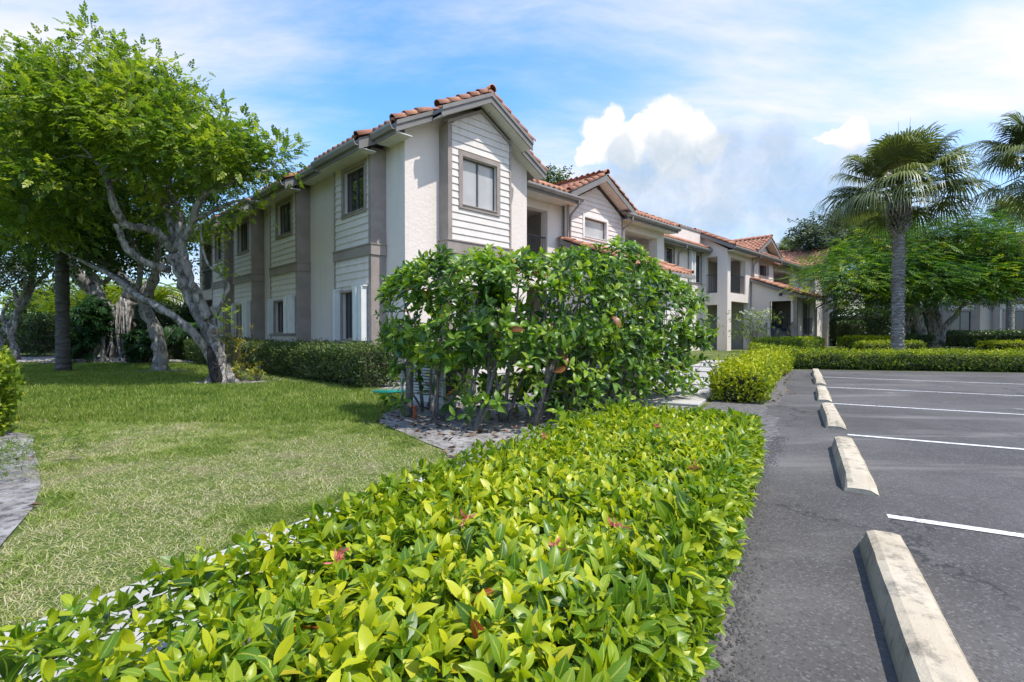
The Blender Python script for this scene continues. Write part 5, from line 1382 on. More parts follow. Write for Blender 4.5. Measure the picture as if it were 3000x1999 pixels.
# slim tree at the far left
b = at(60, 1056, 20.0)
simple_tree('slender_tree', 'slender forked tree with pale twisted stems at the edge of the lawn', 'tree', (b[0], b[1], 0),
            [L_(20, (48, 1058, .17), (40, 1010, .13), (35, 990, .12), (48, 930, .10), (52, 890, .085), (40, 840, .06)),
             L_(20, (33, 990, .10), (14, 950, .08), (8, 920, .06), (30, 880, .04)),
             L_(20, (50, 900, .07), (70, 850, .05), (75, 790, .04)), L_(20.4, (20, 1056, .14), (0, 1000, .12), (-20, 940, .1)),
             L_(21, (10, 970, .10), (50, 920, .14), (88, 850, .13), (95, 780, .10), (92, 700, .08)),
             L_(21, (88, 850, .08), (120, 820, .07), (145, 790, .05))],
            [blob(60, 790, 20, 60, 1.2), blob(20, 740, 20, 80, 1.5), blob(110, 740, 20.5, 60, 1.2), blob(140, 800, 21, 35, .8, .5), blob(-40, 760, 20, 90, 1.6)],
            90, 1100, SPRS, 'leaf_grey', .45, .2, 'bark_grey', size=(1.1, 1.6), per_jit=.35)
# straight palm trunk rising into the canopy
def fan_frond(c, az, el, pet, rad, nseg=38, droop=.5, tint=.5, span=118):
    """one costapalmate leaf: stalk, then pleated blades that droop at their tips"""
    ca, sa = math.cos(az), math.sin(az); f0 = np.array((ca * math.cos(el), sa * math.cos(el), math.sin(el)))
    el2 = el - .42; f1 = np.array((ca * math.cos(el2), sa * math.cos(el2), math.sin(el2)))
    hub = c + f0 * pet * .6 + f1 * pet * .4; sd = np.array((-sa, ca, 0.)); up = np.cross(sd, f1) * -1
    if up[2] < 0 and el > -1: up = -up
    V = []; F = []; T = []
    for k in range(nseg):
        u = (k + .5) / nseg * 2 - 1; a = math.radians(span) * u; d = math.cos(a) * f1 + math.sin(a) * sd; L = rad * (1 - .28 * u * u) * rng.uniform(.92, 1.06)
        b0 = hub + f1 * (.10 * (1 - abs(u))); pr = np.cross(d, up); w = .022 * rad * 1.2
        dr = droop * rng.uniform(.6, 1.4); fold = up * (.02 if k % 2 else -.02)
        m1 = b0 + d * L * .55 + fold + up * .05 * (1 - abs(u)) + np.array((0, 0, -.05 * dr)); m2 = b0 + d * L * .80 + np.array((0, 0, -.22 * dr * L)); tip = b0 + d * L * .97 + np.array((0, 0, -.62 * dr * L))
        o_ = len(V); V += [b0 - pr * w * .3, b0 + pr * w * .3, m1 - pr * w, m1 + pr * w, m2 - pr * w * .55, m2 + pr * w * .55, tip, tip + pr * .003]
        F += [(o_, o_ + 1, o_ + 3, o_ + 2), (o_ + 2, o_ + 3, o_ + 5, o_ + 4), (o_ + 4, o_ + 5, o_ + 7, o_ + 6)]; T += [np.clip(tint + rng.normal(0, .06), 0, 1)] * 8
    st = MB(); st.tube(spline([c, c + f0 * pet * .55, hub], 5), [.028, .022, .018, .015, .012], 5, False); o_ = len(V); V += [np.array(v) for v in st.v]; F += [tuple(i + o_ for i in q) for q in st.f]; T += [min(1, tint + .25)] * len(st.v)
    return np.array(V), np.array(F), np.zeros((len(V), 2)), np.array(T)

def sabal(name, label, base, h, R_, nf=40, rad=1.0, pet=1.25, seed=0, lean=(0, 0), r=.19, boots=True, trunk_m='bark_palm'):
    t = empty(name, base); tag(t, label, 'palm'); n = 40; q = np.linspace(0, 1, n); m_ = MB()
    cx = np.c_[lean[0] * q ** 2, lean[1] * q ** 2, q * h]; m_.tube(cx, r * (1 + .22 * np.exp(-q * 14) - .06 * q + .03 * rng.normal(size=n)) , 16); m_.build('trunk', trunk_m, t, True)
    top = np.array((lean[0], lean[1], h))
    if boots:   # old leaf bases below the crown, and split ones low on the trunk
        bm = MB(); M = 110
        for k in range(M):
            a = k * 2.4; zz = h - 1.0 + 1.1 * k / M; d = np.array((math.cos(a), math.sin(a), 0)); p0 = np.array((lean[0], lean[1], zz)) + d * r * .8
            bm.tube([p0, p0 + d * .10 + (0, 0, .12), p0 + d * .22 + (0, 0, .30)], [.05, .04, .018], 5)
        for k in range(420):
            a = rng.uniform(0, 6.28); zz = h * rng.random() ** 1.25 * .92; d = np.array((math.cos(a), math.sin(a), 0)); p0 = np.array((lean[0] * (zz / h) ** 2, lean[1] * (zz / h) ** 2, zz)) + d * r * 1.0
            bm.box(-.05, .05, -.02, .028, -.014, .014, None); o_ = len(bm.v) - 8; sd = np.array((-d[1], d[0], 0)); s2 = rng.uniform(.5, 1.1)
            for j in range(8):
                v = np.array(bm.v[o_ + j]); bm.v[o_ + j] = tuple(p0 + sd * v[0] * s2 + d * v[1] + np.array((0, 0, v[2] * s2 + v[0] * rng.choice((-.3, .3)))))
        bo = bm.build('leaf_bases', trunk_m, t); bo['kind'] = 'stuff'
    for k in range(nf):
        a = k * 2.39996 + rng.normal(0, .35); u = np.clip(k / (nf - 1) + rng.normal(0, .07), 0, 1); el = math.radians(88 - 88 * u ** 1.05 + rng.normal(0, 8))
        V, F, U, T = fan_frond(top + np.array((0, 0, .25 * (1 - u))), a, el, pet * rng.uniform(.7, 1.22), rad * rng.uniform(.82, 1.15), 44, .45 + .6 * u + rng.normal(0, .1), .5 + .16 * rng.normal() + (.1 if u < .25 else 0))
        link('frond', npmesh('frond', V, F, 'leaf_palm', U, T), t)
    return t
b = at(186, 1090, 14.6)
sabal('straight_palm', 'straight smooth-trunked palm standing alone on the shaded lawn', (b[0], b[1], 0), 6.6, 2, 22, .9, 1.1, r=.165, boots=False, trunk_m='bark_ring')
# the two cabbage palms by the lot
b = at(2630, 1000, 17.2)
pl = sabal('cabbage_palm', 'tall cabbage palm with rough grey trunk rising behind the back hedge', (b[0], b[1], .15), 5.35, 2.8, 52, 1.08, 1.4, r=.175)
n = 40; p = np.array((0, 0, 4.7)) + rng.normal(0, .20, (n, 3)); V, F, U, TT = scatter(SPRS[0], p, frames(rng.normal(size=(n, 3)) - np.array((0, 0, .4)), np.tile((0, 0, 1.), (n, 1)) + rng.normal(0, .3, (n, 3))), rng.uniform(.9, 1.5, n), np.clip(.5 + .2 * rng.normal(size=n), 0, 1))
link('trunk_fern', npmesh('trunk_fern', V, F, 'leaf_tree', U, TT), pl)['kind'] = 'stuff'
m_ = MB()
for k in range(5):
    a = k * 1.3; m_.tube(spline([(0, 0, 5.0), (.2 * math.cos(a), .2 * math.sin(a), 6.6), (.3 * math.cos(a), .3 * math.sin(a), 7.7 + .12 * k)], 8), np.linspace(.02, .004, 8), 5)
m_.build('flower_stalk', 'bark_dark', pl, True)
b = at(3078, 900, 16.6); sabal('cabbage_palm', 'second cabbage palm leaning in from the picture edge, crown half cut off', (b[0], b[1], .15), 6.3, 2.8, 40, 1.0, 1.3, r=.19)
b = at(2960, 900, 30.0); sabal('cabbage_palm', 'smaller distant cabbage palm showing above the spreading tree', (b[0], b[1], .2), 7.0, 2.4, 24, 1.0, 1.2, r=.2, boots=False)

# ------------------------------------------------------------ spreading tree behind the palm
SPF = [spray(9, .34, .10, .040, .2, 30 + k) for k in range(3)]
Yt = 25.0; b = at(2705, 1040, Yt)
simple_tree('spreading_tree', 'wide spreading fern-leaved tree with leaning trunks behind the tall palm', 'tree', (b[0], b[1], .2),
            [L_(Yt, (2710, 1030, .26), (2700, 985, .21), (2690, 930, .19), (2672, 900, .18), (2660, 880, .16)),
             L_(Yt, (2665, 890, .14), (2620, 870, .10), (2560, 855, .07), (2470, 830, .04)), L_(Yt, (2680, 905, .14), (2700, 860, .11), (2740, 810, .08), (2760, 760, .05)),
             L_(Yt, (2690, 915, .12), (2730, 890, .1), (2790, 850, .07), (2880, 820, .04)), L_(Yt, (2665, 885, .12), (2650, 840, .10), (2640, 780, .07), (2620, 720, .04)),
             L_(25.6, (2758, 1010, .16), (2768, 960, .13), (2800, 925, .11), (2825, 890, .07), (2880, 850, .04)),
             L_(27, (2742, 1000, .20), (2730, 940, .17), (2712, 900, .14), (2700, 850, .1)), L_(27, (2752, 985, .2), (2748, 930, .16), (2738, 880, .12), (2760, 820, .08)), L_(26, (2660, 1005, .18), (2658, 950, .15), (2655, 900, .13), (2640, 850, .09))],
            [blob(2440, 830, 24, 85, 2.2, 1, .55), blob(2520, 780, 25, 110, 2.8, 1, .6), blob(2560, 850, 24, 80, 2.2, 1, .5), blob(2640, 740, 25.5, 130, 3, 1, .7), blob(2760, 720, 25.5, 130, 3, 1, .7), blob(2860, 760, 25, 130, 3, 1, .65), blob(2960, 800, 24.5, 110, 2.6, 1, .6), blob(2700, 830, 23.5, 110, 2, 1, .5),
             blob(2830, 825, 24, 95, 2.2, 1, .42), blob(2930, 825, 24, 80, 2, 1, .4), blob(2610, 820, 23.5, 90, 2, 1, .5), blob(3060, 790, 25, 120, 3, 1, .7), blob(2900, 690, 26, 80, 2, .8, .6), blob(2480, 870, 24.5, 45, 1.2, .6, .5)],
            600, 15500, SPF, 'leaf_fern', .56, .22, 'bark_grey', flat=.75, droop=.06, size=(1.0, 1.6), per_jit=.42)
# grey-green trees farther back, and treetops over the roofs
def far_tree(name, label, px, py, Y, r_, n, leafm, h0=None, group=None, flat=1.0, tmu=.5):
    c = at(px, py, Y); R_ = r_ * Y / 1470
    bl = [(*c, R_ * .8, R_ * .8, R_ * .7 * flat, 1)] + [(c[0] + R_ * .7 * math.cos(a), c[1] + R_ * .7 * math.sin(a), c[2] + R_ * flat * rng.uniform(-.5, .3), R_ * .5, R_ * .5, R_ * .42 * flat, 1) for a in np.linspace(0, 6.28, 7)[:-1]]
    simple_tree(name, label, 'tree', (c[0], c[1], .2), [[(c[0], c[1], 0.1, .035 * c[2]), (c[0] + .1, c[1], c[2] * .5, .028 * c[2]), (c[0], c[1], c[2], .012 * c[2])]], bl, 70, n, SPRS, leafm, tmu, .2, 'bark_dark', group, size=(1.6, 2.6) if Y > 30 else (1.2, 1.8), per_jit=R_ * .16)
far_tree('evergreen_tree', 'grey-green tree beyond the roof beside the tall palm', 2440, 690, 36, 85, 2200, 'leaf_grey', tmu=.35)
far_tree('evergreen_tree', 'pale grey-green treetop filling the gap behind the palm trunk', 2545, 680, 38, 95, 2400, 'leaf_grey', tmu=.55)
far_tree('pine_tree', 'dark treetop peeping over the first tile roof', 1605, 535, 40, 42, 700, 'leaf_dark')
b = at(2305, 900, 52); sabal('cabbage_palm', 'small palm top showing over the far tile roof', (b[0], b[1], .2), 8.6, 2, 20, 1.3, 1.2, r=.2, boots=False)
far_tree('evergreen_tree', 'bushy tree beyond the far hedge between roof and palm trunk', 2400, 900, 44, 60, 1100, 'leaf_box', tmu=.4)
far_tree('evergreen_tree', 'low sunlit tree behind the spreading tree at the lot edge', 2600, 900, 48, 70, 1100, 'leaf_box', tmu=.7)
far_tree('evergreen_tree', 'green tree in front of the far pale house', 110, 880, 36, 55, 900, 'leaf_tree', tmu=.5)
far_tree('evergreen_tree', 'light green tree beyond the straight palm trunk', 215, 905, 34, 45, 900, 'leaf_tree', tmu=.6)
far_tree('evergreen_tree', 'bright tree glimpsed between the banyan limbs and the wall', 420, 880, 38, 60, 1100, 'leaf_areca', tmu=.35)

# feather-leaved palms, sunlit, behind the banyan
def areca(label, px, Y, h, nf, seed):
    b = at(px, 1000, Y); t = empty('areca_palm', (b[0], b[1], .1)); tag(t, label, 'palm', 'sunlit feather palms behind the banyan')
    q = quadleaf(1, .09, .2); st = MB()
    for k in range(nf):
        a = rng.uniform(0, 6.28); L = h * rng.uniform(.75, 1.1); d = np.array((math.cos(a), math.sin(a), 0)); path = spline([(0, 0, 0), d * .15 * L + (0, 0, .6 * L), d * .45 * L + (0, 0, .95 * L), d * .85 * L + (0, 0, .85 * L)], 22); st.tube(path, np.linspace(.03, .006, 22), 4, False)
        P = path[8:]; tg = nrm(np.gradient(P, axis=0)); sd = np.cross(tg, (0, 0, 1.)); pp = []; ff = []
        for s_ in (-1, 1): pp.append(P); ff.append(sd * s_ + tg * .55 + np.array((0, 0, -.15)))
        pp = np.concatenate(pp); ff = np.concatenate(ff); V, F, U, T = scatter(q, pp, frames(ff, np.tile((0, 0, 1.), (len(pp), 1))), np.full(len(pp), .55 * h / 2.5), np.clip(.5 + .2 * rng.normal(size=len(pp)), 0, 1)); link('frond', npmesh('frond', V, F, 'leaf_areca', U, T), t)
    st.build('stems', 'leaf_areca', t, True)
areca('yellow-green feather palm just right of the straight palm trunk', 235, 27, 3.6, 20, 1)
areca('yellow-green feather palm behind the banyan trunk', 320, 28, 4.0, 22, 2)
areca('yellow-green feather palm between the banyan and the second grey tree', 390, 29, 4.2, 22, 3)
areca('feather palm tuft cut off by the picture edge above the left shrub', -330, 9.0, 1.7, 16, 4)

# ------------------------------------------------------------ clipped hedges
QL = [quadleaf(1, .52, .25), quadleaf(1, .46, .1)]
def hedge(name, label, line, hw, h, leaf, dens, m, tmu=.5, group=None, core=True, cat='hedge', ragged=1.0, z0=0.02, topt=.18, stems=True):
    """a clipped hedge following a line of ground points"""
    Ln = np.array(line, float); t = empty(name, (Ln[0][0], Ln[0][1], float(gz(*Ln[0])))); tag(t, label, cat, group)
    seg = np.diff(Ln, axis=0); sl = np.linalg.norm(seg, axis=1); cum = np.r_[0, np.cumsum(sl)]; tot = cum[-1]
    def pos(s_):
        i = np.clip(np.searchsorted(cum, s_, side='right') - 1, 0, len(seg) - 1); d = seg[i] / sl[i][:, None]; return Ln[i] + d * (s_ - cum[i])[:, None], d
    A = [2 * hw * tot, h * tot, h * tot, 2 * hw * h, 2 * hw * h]; P = []; NN = []; TT = []
    for kind, a in enumerate(A):
        n = int(a * dens); s_ = rng.random(n) * tot; u = rng.uniform(-1, 1, n); v = rng.random(n) ** .85; dep = rng.exponential(.035 * ragged, n) - .02 * ragged
        if kind == 3: s_ = np.zeros(n)
        if kind == 4: s_ = np.full(n, tot)
        p, d = pos(np.clip(s_, 0, tot - 1e-4)); nr = np.c_[-d[:, 1], d[:, 0]]; hh = h * (1 + .10 * ragged * (vnoise(p[:, 0] * 1.0, p[:, 1] + u * hw, 1.8, 41) - .5)) + .03 * ragged * rng.normal(size=n)
        bul = hw * (1 + .14 * ragged * (vnoise(s_ * 1.0, v * 2 + kind * 7, 2.0, 42) - .5))
        if kind == 0: z = hh - dep - .10 * np.abs(u) ** 6 * h; x = p + nr * (u * bul)[:, None]; nm = np.c_[nr * (u * .35)[:, None], np.ones(n)]
        elif kind < 3:
            sg = 1 if kind == 1 else -1; z = z0 + v * (hh - z0); tuck = .25 * hw * sstep(.35, 0, v) + .10 * hw * sstep(.85, 1, v); x = p + nr * (sg * (bul - dep - tuck))[:, None]; nm = np.c_[nr * sg, np.full(n, .35)]
        else:
            sg = -1 if kind == 3 else 1; z = z0 + v * (hh - z0); x = p + nr * (u * bul)[:, None] + d * (sg * (-dep - .1 * hw * sstep(.35, 0, v)))[:, None]; nm = np.c_[d * sg, np.full(n, .35)]
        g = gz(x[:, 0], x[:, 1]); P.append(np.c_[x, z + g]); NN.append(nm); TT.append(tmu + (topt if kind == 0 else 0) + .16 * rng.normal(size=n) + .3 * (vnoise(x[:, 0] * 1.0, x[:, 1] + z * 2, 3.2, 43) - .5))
    P = np.concatenate(P); NN = nrm(np.concatenate(NN)); T = np.clip(np.concatenate(TT), 0, 1); n = len(P)
    f = NN * .35 + rng.normal(0, .6, (n, 3)) + np.array((0, 0, .25)); R = frames(f, NN + rng.normal(0, .45, (n, 3))); S = leaf * rng.uniform(.7, 1.3, n); parts = []
    P = P - np.array(t.location)
    for k in range(2):
        q = np.arange(n) % 2 == k; parts.append(scatter(QL[k], P[q], R[q], S[q], T[q]))
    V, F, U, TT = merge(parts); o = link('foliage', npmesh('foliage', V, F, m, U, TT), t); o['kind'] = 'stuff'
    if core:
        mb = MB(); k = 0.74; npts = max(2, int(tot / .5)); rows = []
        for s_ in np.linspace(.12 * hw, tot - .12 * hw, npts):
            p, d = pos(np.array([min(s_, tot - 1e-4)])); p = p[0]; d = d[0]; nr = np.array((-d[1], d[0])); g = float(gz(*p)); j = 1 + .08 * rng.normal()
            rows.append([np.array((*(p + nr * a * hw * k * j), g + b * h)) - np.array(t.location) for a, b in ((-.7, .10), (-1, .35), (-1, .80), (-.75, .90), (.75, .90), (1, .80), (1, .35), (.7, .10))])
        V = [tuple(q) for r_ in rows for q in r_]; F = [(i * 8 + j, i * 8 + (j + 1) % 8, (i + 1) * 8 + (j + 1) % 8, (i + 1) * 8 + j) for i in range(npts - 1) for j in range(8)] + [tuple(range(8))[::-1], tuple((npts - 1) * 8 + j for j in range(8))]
        MB().add(V, F).build('dark_core', 'core_shade', t)  # solid filler against see-through, coloured dark like the shaded hedge inside
    if stems:
        mb = MB()
        for s_ in np.arange(.1, tot, .16):
            p, d = pos(np.array([s_])); p = p[0]; nr = np.array((-d[0][1], d[0][0])); g = float(gz(*p))
            for sg in (-1, 1):
                a = np.array((*(p + nr * sg * hw * rng.uniform(.2, .7)), g - .02)); c = np.array((*(p + nr * sg * hw * rng.uniform(.7, 1.0) + rng.normal(0, .08, 2)), g + h * rng.uniform(.45, .75)))
                mb.tube(spline([a, (a + c) / 2 + rng.normal(0, .03, 3), c], 5) - np.array(t.location), [.011, .010, .009, .007, .004], 4, False)
        o = mb.build('stems', 'stem_grey', t, True); o['kind'] = 'stuff'
    return t
bu = np.array((math.sin(math.radians(45.2)), math.cos(math.radians(45.2)))); bv = np.array((-bu[1], bu[0])); BC = np.array((-2.36, 11.10))
def BL(t_, w): return tuple(BC + bu * t_ - bv * w)
hedge('wall_hedge', 'knee-high dark green hedge along the foot of the grey side wall', [BL(-.98, 0.55), BL(-.98, -6.2)], .42, .80, .055, 1500, 'leaf_wallhedge', .48, ragged=1.5)
hedge('wall_hedge', 'continuation of the wall hedge behind the gnarled trunk', [BL(-.98, -6.3), BL(-1.1, -16.5)], .5, .85, .075, 620, 'leaf_wallhedge', .5, ragged=1.5)
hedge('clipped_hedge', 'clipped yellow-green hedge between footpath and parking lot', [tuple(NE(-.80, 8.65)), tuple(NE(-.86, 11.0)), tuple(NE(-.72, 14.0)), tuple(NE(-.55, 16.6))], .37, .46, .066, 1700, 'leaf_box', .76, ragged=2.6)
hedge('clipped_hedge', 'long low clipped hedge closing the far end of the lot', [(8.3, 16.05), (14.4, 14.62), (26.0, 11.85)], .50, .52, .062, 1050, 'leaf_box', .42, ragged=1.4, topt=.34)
hedge('clipped_hedge', 'rounded clipped hedge beside the crossing path', [BL(10.2, 4.15), BL(11.4, 4.2)], .55, .62, .06, 1000, 'leaf_box', .55, ragged=1.2)
hedge('clipped_hedge', 'boxy clipped hedge before the stairs', [BL(13.6, 3.0), BL(20.4, 2.75)], .5, .66, .075, 620, 'leaf_box', .48, ragged=.9)
hedge('clipped_hedge', 'yellow-topped box hedge right of the stairs', [BL(21.4, 4.1), BL(24.2, 5.0)], .6, .70, .085, 520, 'leaf_box', .72, ragged=.8)
hedge('clipped_hedge', 'darker clipped hedge next to the yellow-topped one', [BL(24.3, 5.0), BL(26.4, 6.0)], .8, .78, .09, 420, 'leaf_boxdark', .5, ragged=.9)
hedge('clipped_hedge', 'low hedge strip at the foot of the tall palm', [tuple(at(2515, 1000, 21)[:2]), tuple(at(2690, 1000, 20.5)[:2])], .5, .52, .08, 520, 'leaf_box', .6, ragged=.9)
hedge('clipped_hedge', 'low sunlit hedge strip in front of the second building', [tuple(at(2885, 1000, 23)[:2]), tuple(at(3080, 1000, 21)[:2])], .7, .50, .08, 480, 'leaf_box', .75, ragged=.9)
hedge('tall_hedge', 'tall dark hedge closing the lawn behind the palm', [tuple(at(2420, 1000, 36)[:2]), tuple(at(2620, 1000, 33)[:2]), tuple(at(2700, 1000, 33)[:2])], .9, 2.35, .14, 220, 'leaf_boxdark', .35, ragged=1.4, topt=.1, stems=False)
hedge('cube_hedge', 'dark shrub clipped to a cube in front of the tall hedge', [tuple(at(2472, 1000, 31)[:2]), tuple(at(2516, 1000, 31)[:2])], .6, 1.62, .10, 420, 'leaf_boxdark', .42, ragged=.5, stems=False)
hedge('wall_hedge', 'dark hedge along the second building under its windows', [tuple(at(2770, 1000, 31)[:2]), tuple(at(2890, 1000, 29.5)[:2]), tuple(at(3060, 1000, 27.5)[:2])], .7, .95, .10, 420, 'leaf_boxdark', .45, ragged=1.3, stems=False)
hedge('tall_hedge', 'dark leafy hedge left of the straight palm', [tuple(at(-30, 1000, 25)[:2]), tuple(at(165, 1000, 24)[:2])], .9, 1.85, .13, 300, 'leaf_boxdark', .5, ragged=2.0, stems=False)
hedge('tall_hedge', 'dark hedge between the banyan and the side wall', [tuple(at(375, 1000, 24)[:2]), tuple(at(590, 1000, 23)[:2])], .9, 2.3, .13, 300, 'leaf_boxdark', .4, ragged=2.0, stems=False)
hedge('edge_shrub', 'variegated rounded shrub cut off at the picture edge', [(-5.76, 4.9), (-7.7, 6.7)], .62, .78, .075, 900, 'leaf_box', .55, ragged=1.8, cat='shrub')

# asparagus fern at the left edge
fr = empty('fern', (-3.75, 3.35, 0)); tag(fr, 'feathery bright green fern spilling over the sandy strip', 'fern')
q = quadleaf(1, .10, .1)
for k in range(46):
    a = rng.uniform(-.9, 1.4); L = rng.uniform(.25, .62); d = np.array((math.cos(a), math.sin(a) * .8, 0)); b0 = np.array((rng.normal(-.35, .2), rng.normal(.35, .35), 0)); pth = spline([b0, b0 + d * .4 * L + (0, 0, .32 * L + .1), b0 + d * L + (0, 0, .05 + .1 * rng.random())], 20)
    pp = np.repeat(pth[3:], 4, axis=0); f = rng.normal(size=pp.shape) + d * .5; V, F, U, T = scatter(q, pp, frames(f, rng.normal(size=pp.shape)), rng.uniform(.03, .065, len(pp)), np.clip(.6 + .2 * rng.normal(size=len(pp)), 0, 1)); link('frond', npmesh('frond', V, F, 'leaf_tree', U, T), fr)

# philodendron mass climbing the banyan
def split_leaf():
    V = [(0, 0, 0)]; F = []; r = 11; 
    for k in range(r):
        a = math.radians(-125 + 250 * k / (r - 1)); L = 1.0 - .35 * abs(k - 5) / 5; ca, sa = math.cos(a), math.sin(a); o_ = len(V); w = .085
        V += [(sa * .25 - ca * w, ca * .25 + sa * w, .02), (sa * L, ca * L, -.18), (sa * .25 + ca * w, ca * .25 - sa * w, .02)]; F.append((0, o_, o_ + 1, o_ + 2))
    return np.array(V, float), np.array(F), np.zeros((len(V), 2))
SPLIT = split_leaf()
ph = empty('philodendron', (*at(250, 1055, 18.9)[:2], 0)); tag(ph, 'dark split-leaf philodendron mass climbing the left of the banyan', 'plant')
def phil(parent, spots, n, s0, s1):
    P = []
    for px, py, Y, r_ in spots: P.append(at(px, py, Y) + nrm(rng.normal(size=(n, 3))) * rng.random((n, 1)) ** .4 * r_ * Y / 1470)
    P = np.concatenate(P); P[:, 2] = np.maximum(P[:, 2], .15); m = len(P); f = rng.normal(0, .6, (m, 3)) + np.array((0, -.5, -.25)); V, F, U, T = scatter(SPLIT, P - np.array(parent.location), frames(f, np.array((0, -.4, 1.)) + rng.normal(0, .35, (m, 3))), rng.uniform(s0, s1, m), rng.random(m)); link('leaves', npmesh('leaves', V, F, 'leaf_monstera', U, T), parent)
    mb = MB()
    for k in range(24): i = rng.integers(m); mb.tube(spline([np.array(parent.location) * (1, 1, 0) + (rng.normal(0, .3), 0, 0), (P[i] + np.array(parent.location)) / 2 + rng.normal(0, .2, 3), P[i]], 6) - np.array(parent.location), .018, 4, False)
    mb.build('stems', 'bark_dark', parent, True)
phil(ph, [(225, 960, 18.7, 42), (265, 930, 18.7, 45), (240, 1010, 18.6, 38), (290, 960, 18.8, 35), (215, 1030, 18.8, 25), (275, 900, 19, 35)], 70, .25, .5)
ph2 = empty('philodendron', (*at(410, 1055, 18.5)[:2], 0)); tag(ph2, 'low dark split-leaf plants between the banyan and the second grey trunk', 'plant')
phil(ph2, [(400, 1030, 18.2, 25), (430, 1015, 18.4, 28), (480, 990, 19.5, 40), (540, 980, 19.5, 45), (390, 990, 19, 25)], 45, .25, .45)

# crotons and weeds at the foot of the gnarled tree
def tuft(name, label, cat, c, r_, h, n, leaf, m, tmu, up=.8):
    t = empty(name, (c[0], c[1], float(gz(c[0], c[1])))); tag(t, label, cat); nt = max(6, n // 7)
    tips = np.c_[rng.normal(0, r_ * .5, (nt, 2)), h * rng.uniform(.25, 1, nt)]; P, R, S, T = whorls(tips, np.c_[tips[:, :2] / r_ * .5, np.full(nt, up)] + rng.normal(0, .2, (nt, 3)), 7, leaf, 65, 5, np.full(nt, tmu) + .12 * rng.normal(size=nt))
    V, F, U, TT = scatter(leaf_tpl(1, .28, 3, .25, .4), P, R, S, np.clip(T, 0, 1)); link('leaves', npmesh('leaves', V, F, m, U, TT, True), t); mb = MB()
    for q_ in tips: mb.tube(spline([(q_[0] * .2, q_[1] * .2, 0), q_ * (.7, .7, .5), q_], 5), [.008, .007, .006, .005, .004], 4, False)
    mb.build('stems', 'stem_grey', t, True)
tuft('croton', 'yellow and orange croton rising behind the gnarled trunk', 'plant', at(680, 1080, 12.0), .42, 1.35, 420, .14, 'leaf_croton', .52)
tuft('croton', 'low yellow-green croton at the foot of the burnt trunk', 'plant', at(690, 1105, 11.4), .36, .42, 260, .13, 'leaf_croton', .22)
tuft('croton', 'small yellow shoot in front of the wall hedge', 'plant', at(755, 1100, 11.6), .16, .42, 110, .11, 'leaf_croton', .30)

# flowering bush before the loggia block
ob = BL(18.6, .75); t = empty('flowering_bush', (ob[0], ob[1], .2)); tag(t, 'bare-stemmed oleander bush with white flowers beside the loggia', 'bush'); br = Branches(); mb = MB(); ends = []
for k in range(16):
    a = rng.uniform(0, 6.28); e = np.array((math.cos(a) * rng.uniform(.2, .9), math.sin(a) * rng.uniform(.2, .9), rng.uniform(1.2, 1.9))); br.limb([(e[0] * .12, e[1] * .12, 0, .022), (e[0] * .45, e[1] * .45, e[2] * .55, .016), (e[0], e[1], e[2], .008)], 8, .5, mb); ends.append(e)
mb.build('stems', 'stem_grey', t, True); cnt = 260; tp_ = np.c_[rng.normal(0, .55, (cnt, 2)), rng.uniform(.7, 2.0, cnt)]; P, R, S, T = whorls(tp_, np.c_[tp_[:, :2], np.full(cnt, .8)], 6, .13, 60, 5, np.full(cnt, .5) + .15 * rng.normal(size=cnt)); V, F, U, TT = scatter(quadleaf(1, .3, .2), P, R, S, np.clip(T, 0, 1)); link('leaves', npmesh('leaves', V, F, 'leaf_box', U, TT), t)
for k in range(16):
    c = np.array((rng.normal(0, .6), rng.normal(0, .6), rng.uniform(1.5, 2.05))); n = 9; V, F, U, TT = scatter(quadleaf(1, .7, .2), np.tile(c, (n, 1)) + rng.normal(0, .03, (n, 3)), frames(rand_unit(n) + (0, 0, .6), rand_unit(n)), np.full(n, .07), rng.random(n)); link('blossom', npmesh('blossom', V, F, 'petal_white', U, TT), t)

# ------------------------------------------------------------ the tall open shrub in the middle
sh = empty('tall_shrub', (0, 6.2, 0)); shl = np.array(sh.location); tag(sh, 'tall open broadleaf shrub screen with twisting grey stems in the sandy bed', 'shrub')
cl = spline([(-1.32, 7.45), (-.95, 6.65), (-.42, 5.98), (.35, 6.25), (1.15, 7.1), (2.0, 8.05), (2.95, 9.0)], 60)
def shrub_pts(n, shell=True, zlo=.35):
    i = rng.integers(len(cl), size=n); d = nrm(np.gradient(cl, axis=0))[i]; nr = np.c_[-d[:, 1], d[:, 0]]; a = rng.uniform(0, 2 * np.pi, n)
    top = 2.04 + .22 * (vnoise(cl[i, 0] * 2.0, cl[i, 1], 1.4, 51) - .5) + .34 * np.exp(-((i - 41) / 9.0) ** 2) - .10 * (i > 54)
    zc = (top + .75) / 2; hz = (top - .75) / 2; r_ = np.where(rng.random(n) < .72, 1 - .22 * rng.random(n) ** 1.5, rng.random(n) ** .6) if shell else rng.random(n) ** .5
    ca = np.sign(np.cos(a)) * np.abs(np.cos(a)) ** .6; sa = np.sign(np.sin(a)) * np.abs(np.sin(a)) ** .6
    xy = cl[i] + nr * (ca * r_ * .66)[:, None] + d * rng.normal(0, .07, n)[:, None]; z = zc + sa * r_ * hz
    e = np.minimum(i, 59 - i) / 6.0; z = np.where(e < 1, zc + (z - zc) * (.75 + .25 * np.sqrt(np.clip(e, 0, 1))), z)
    o = np.c_[nr * ca[:, None], sa] ; return np.c_[xy, z], o, i
tips, outw, ii = shrub_pts(2200); 
gap = vnoise(tips[:, 0] * 1.0 + tips[:, 1], tips[:, 2], 2.6, 61); k = (gap > .31) | (rng.random(len(tips)) < .4); k &= ~((tips[:, 2] < 1.0) & (rng.random(len(tips)) < .3)); tips, outw = tips[k], outw[k]
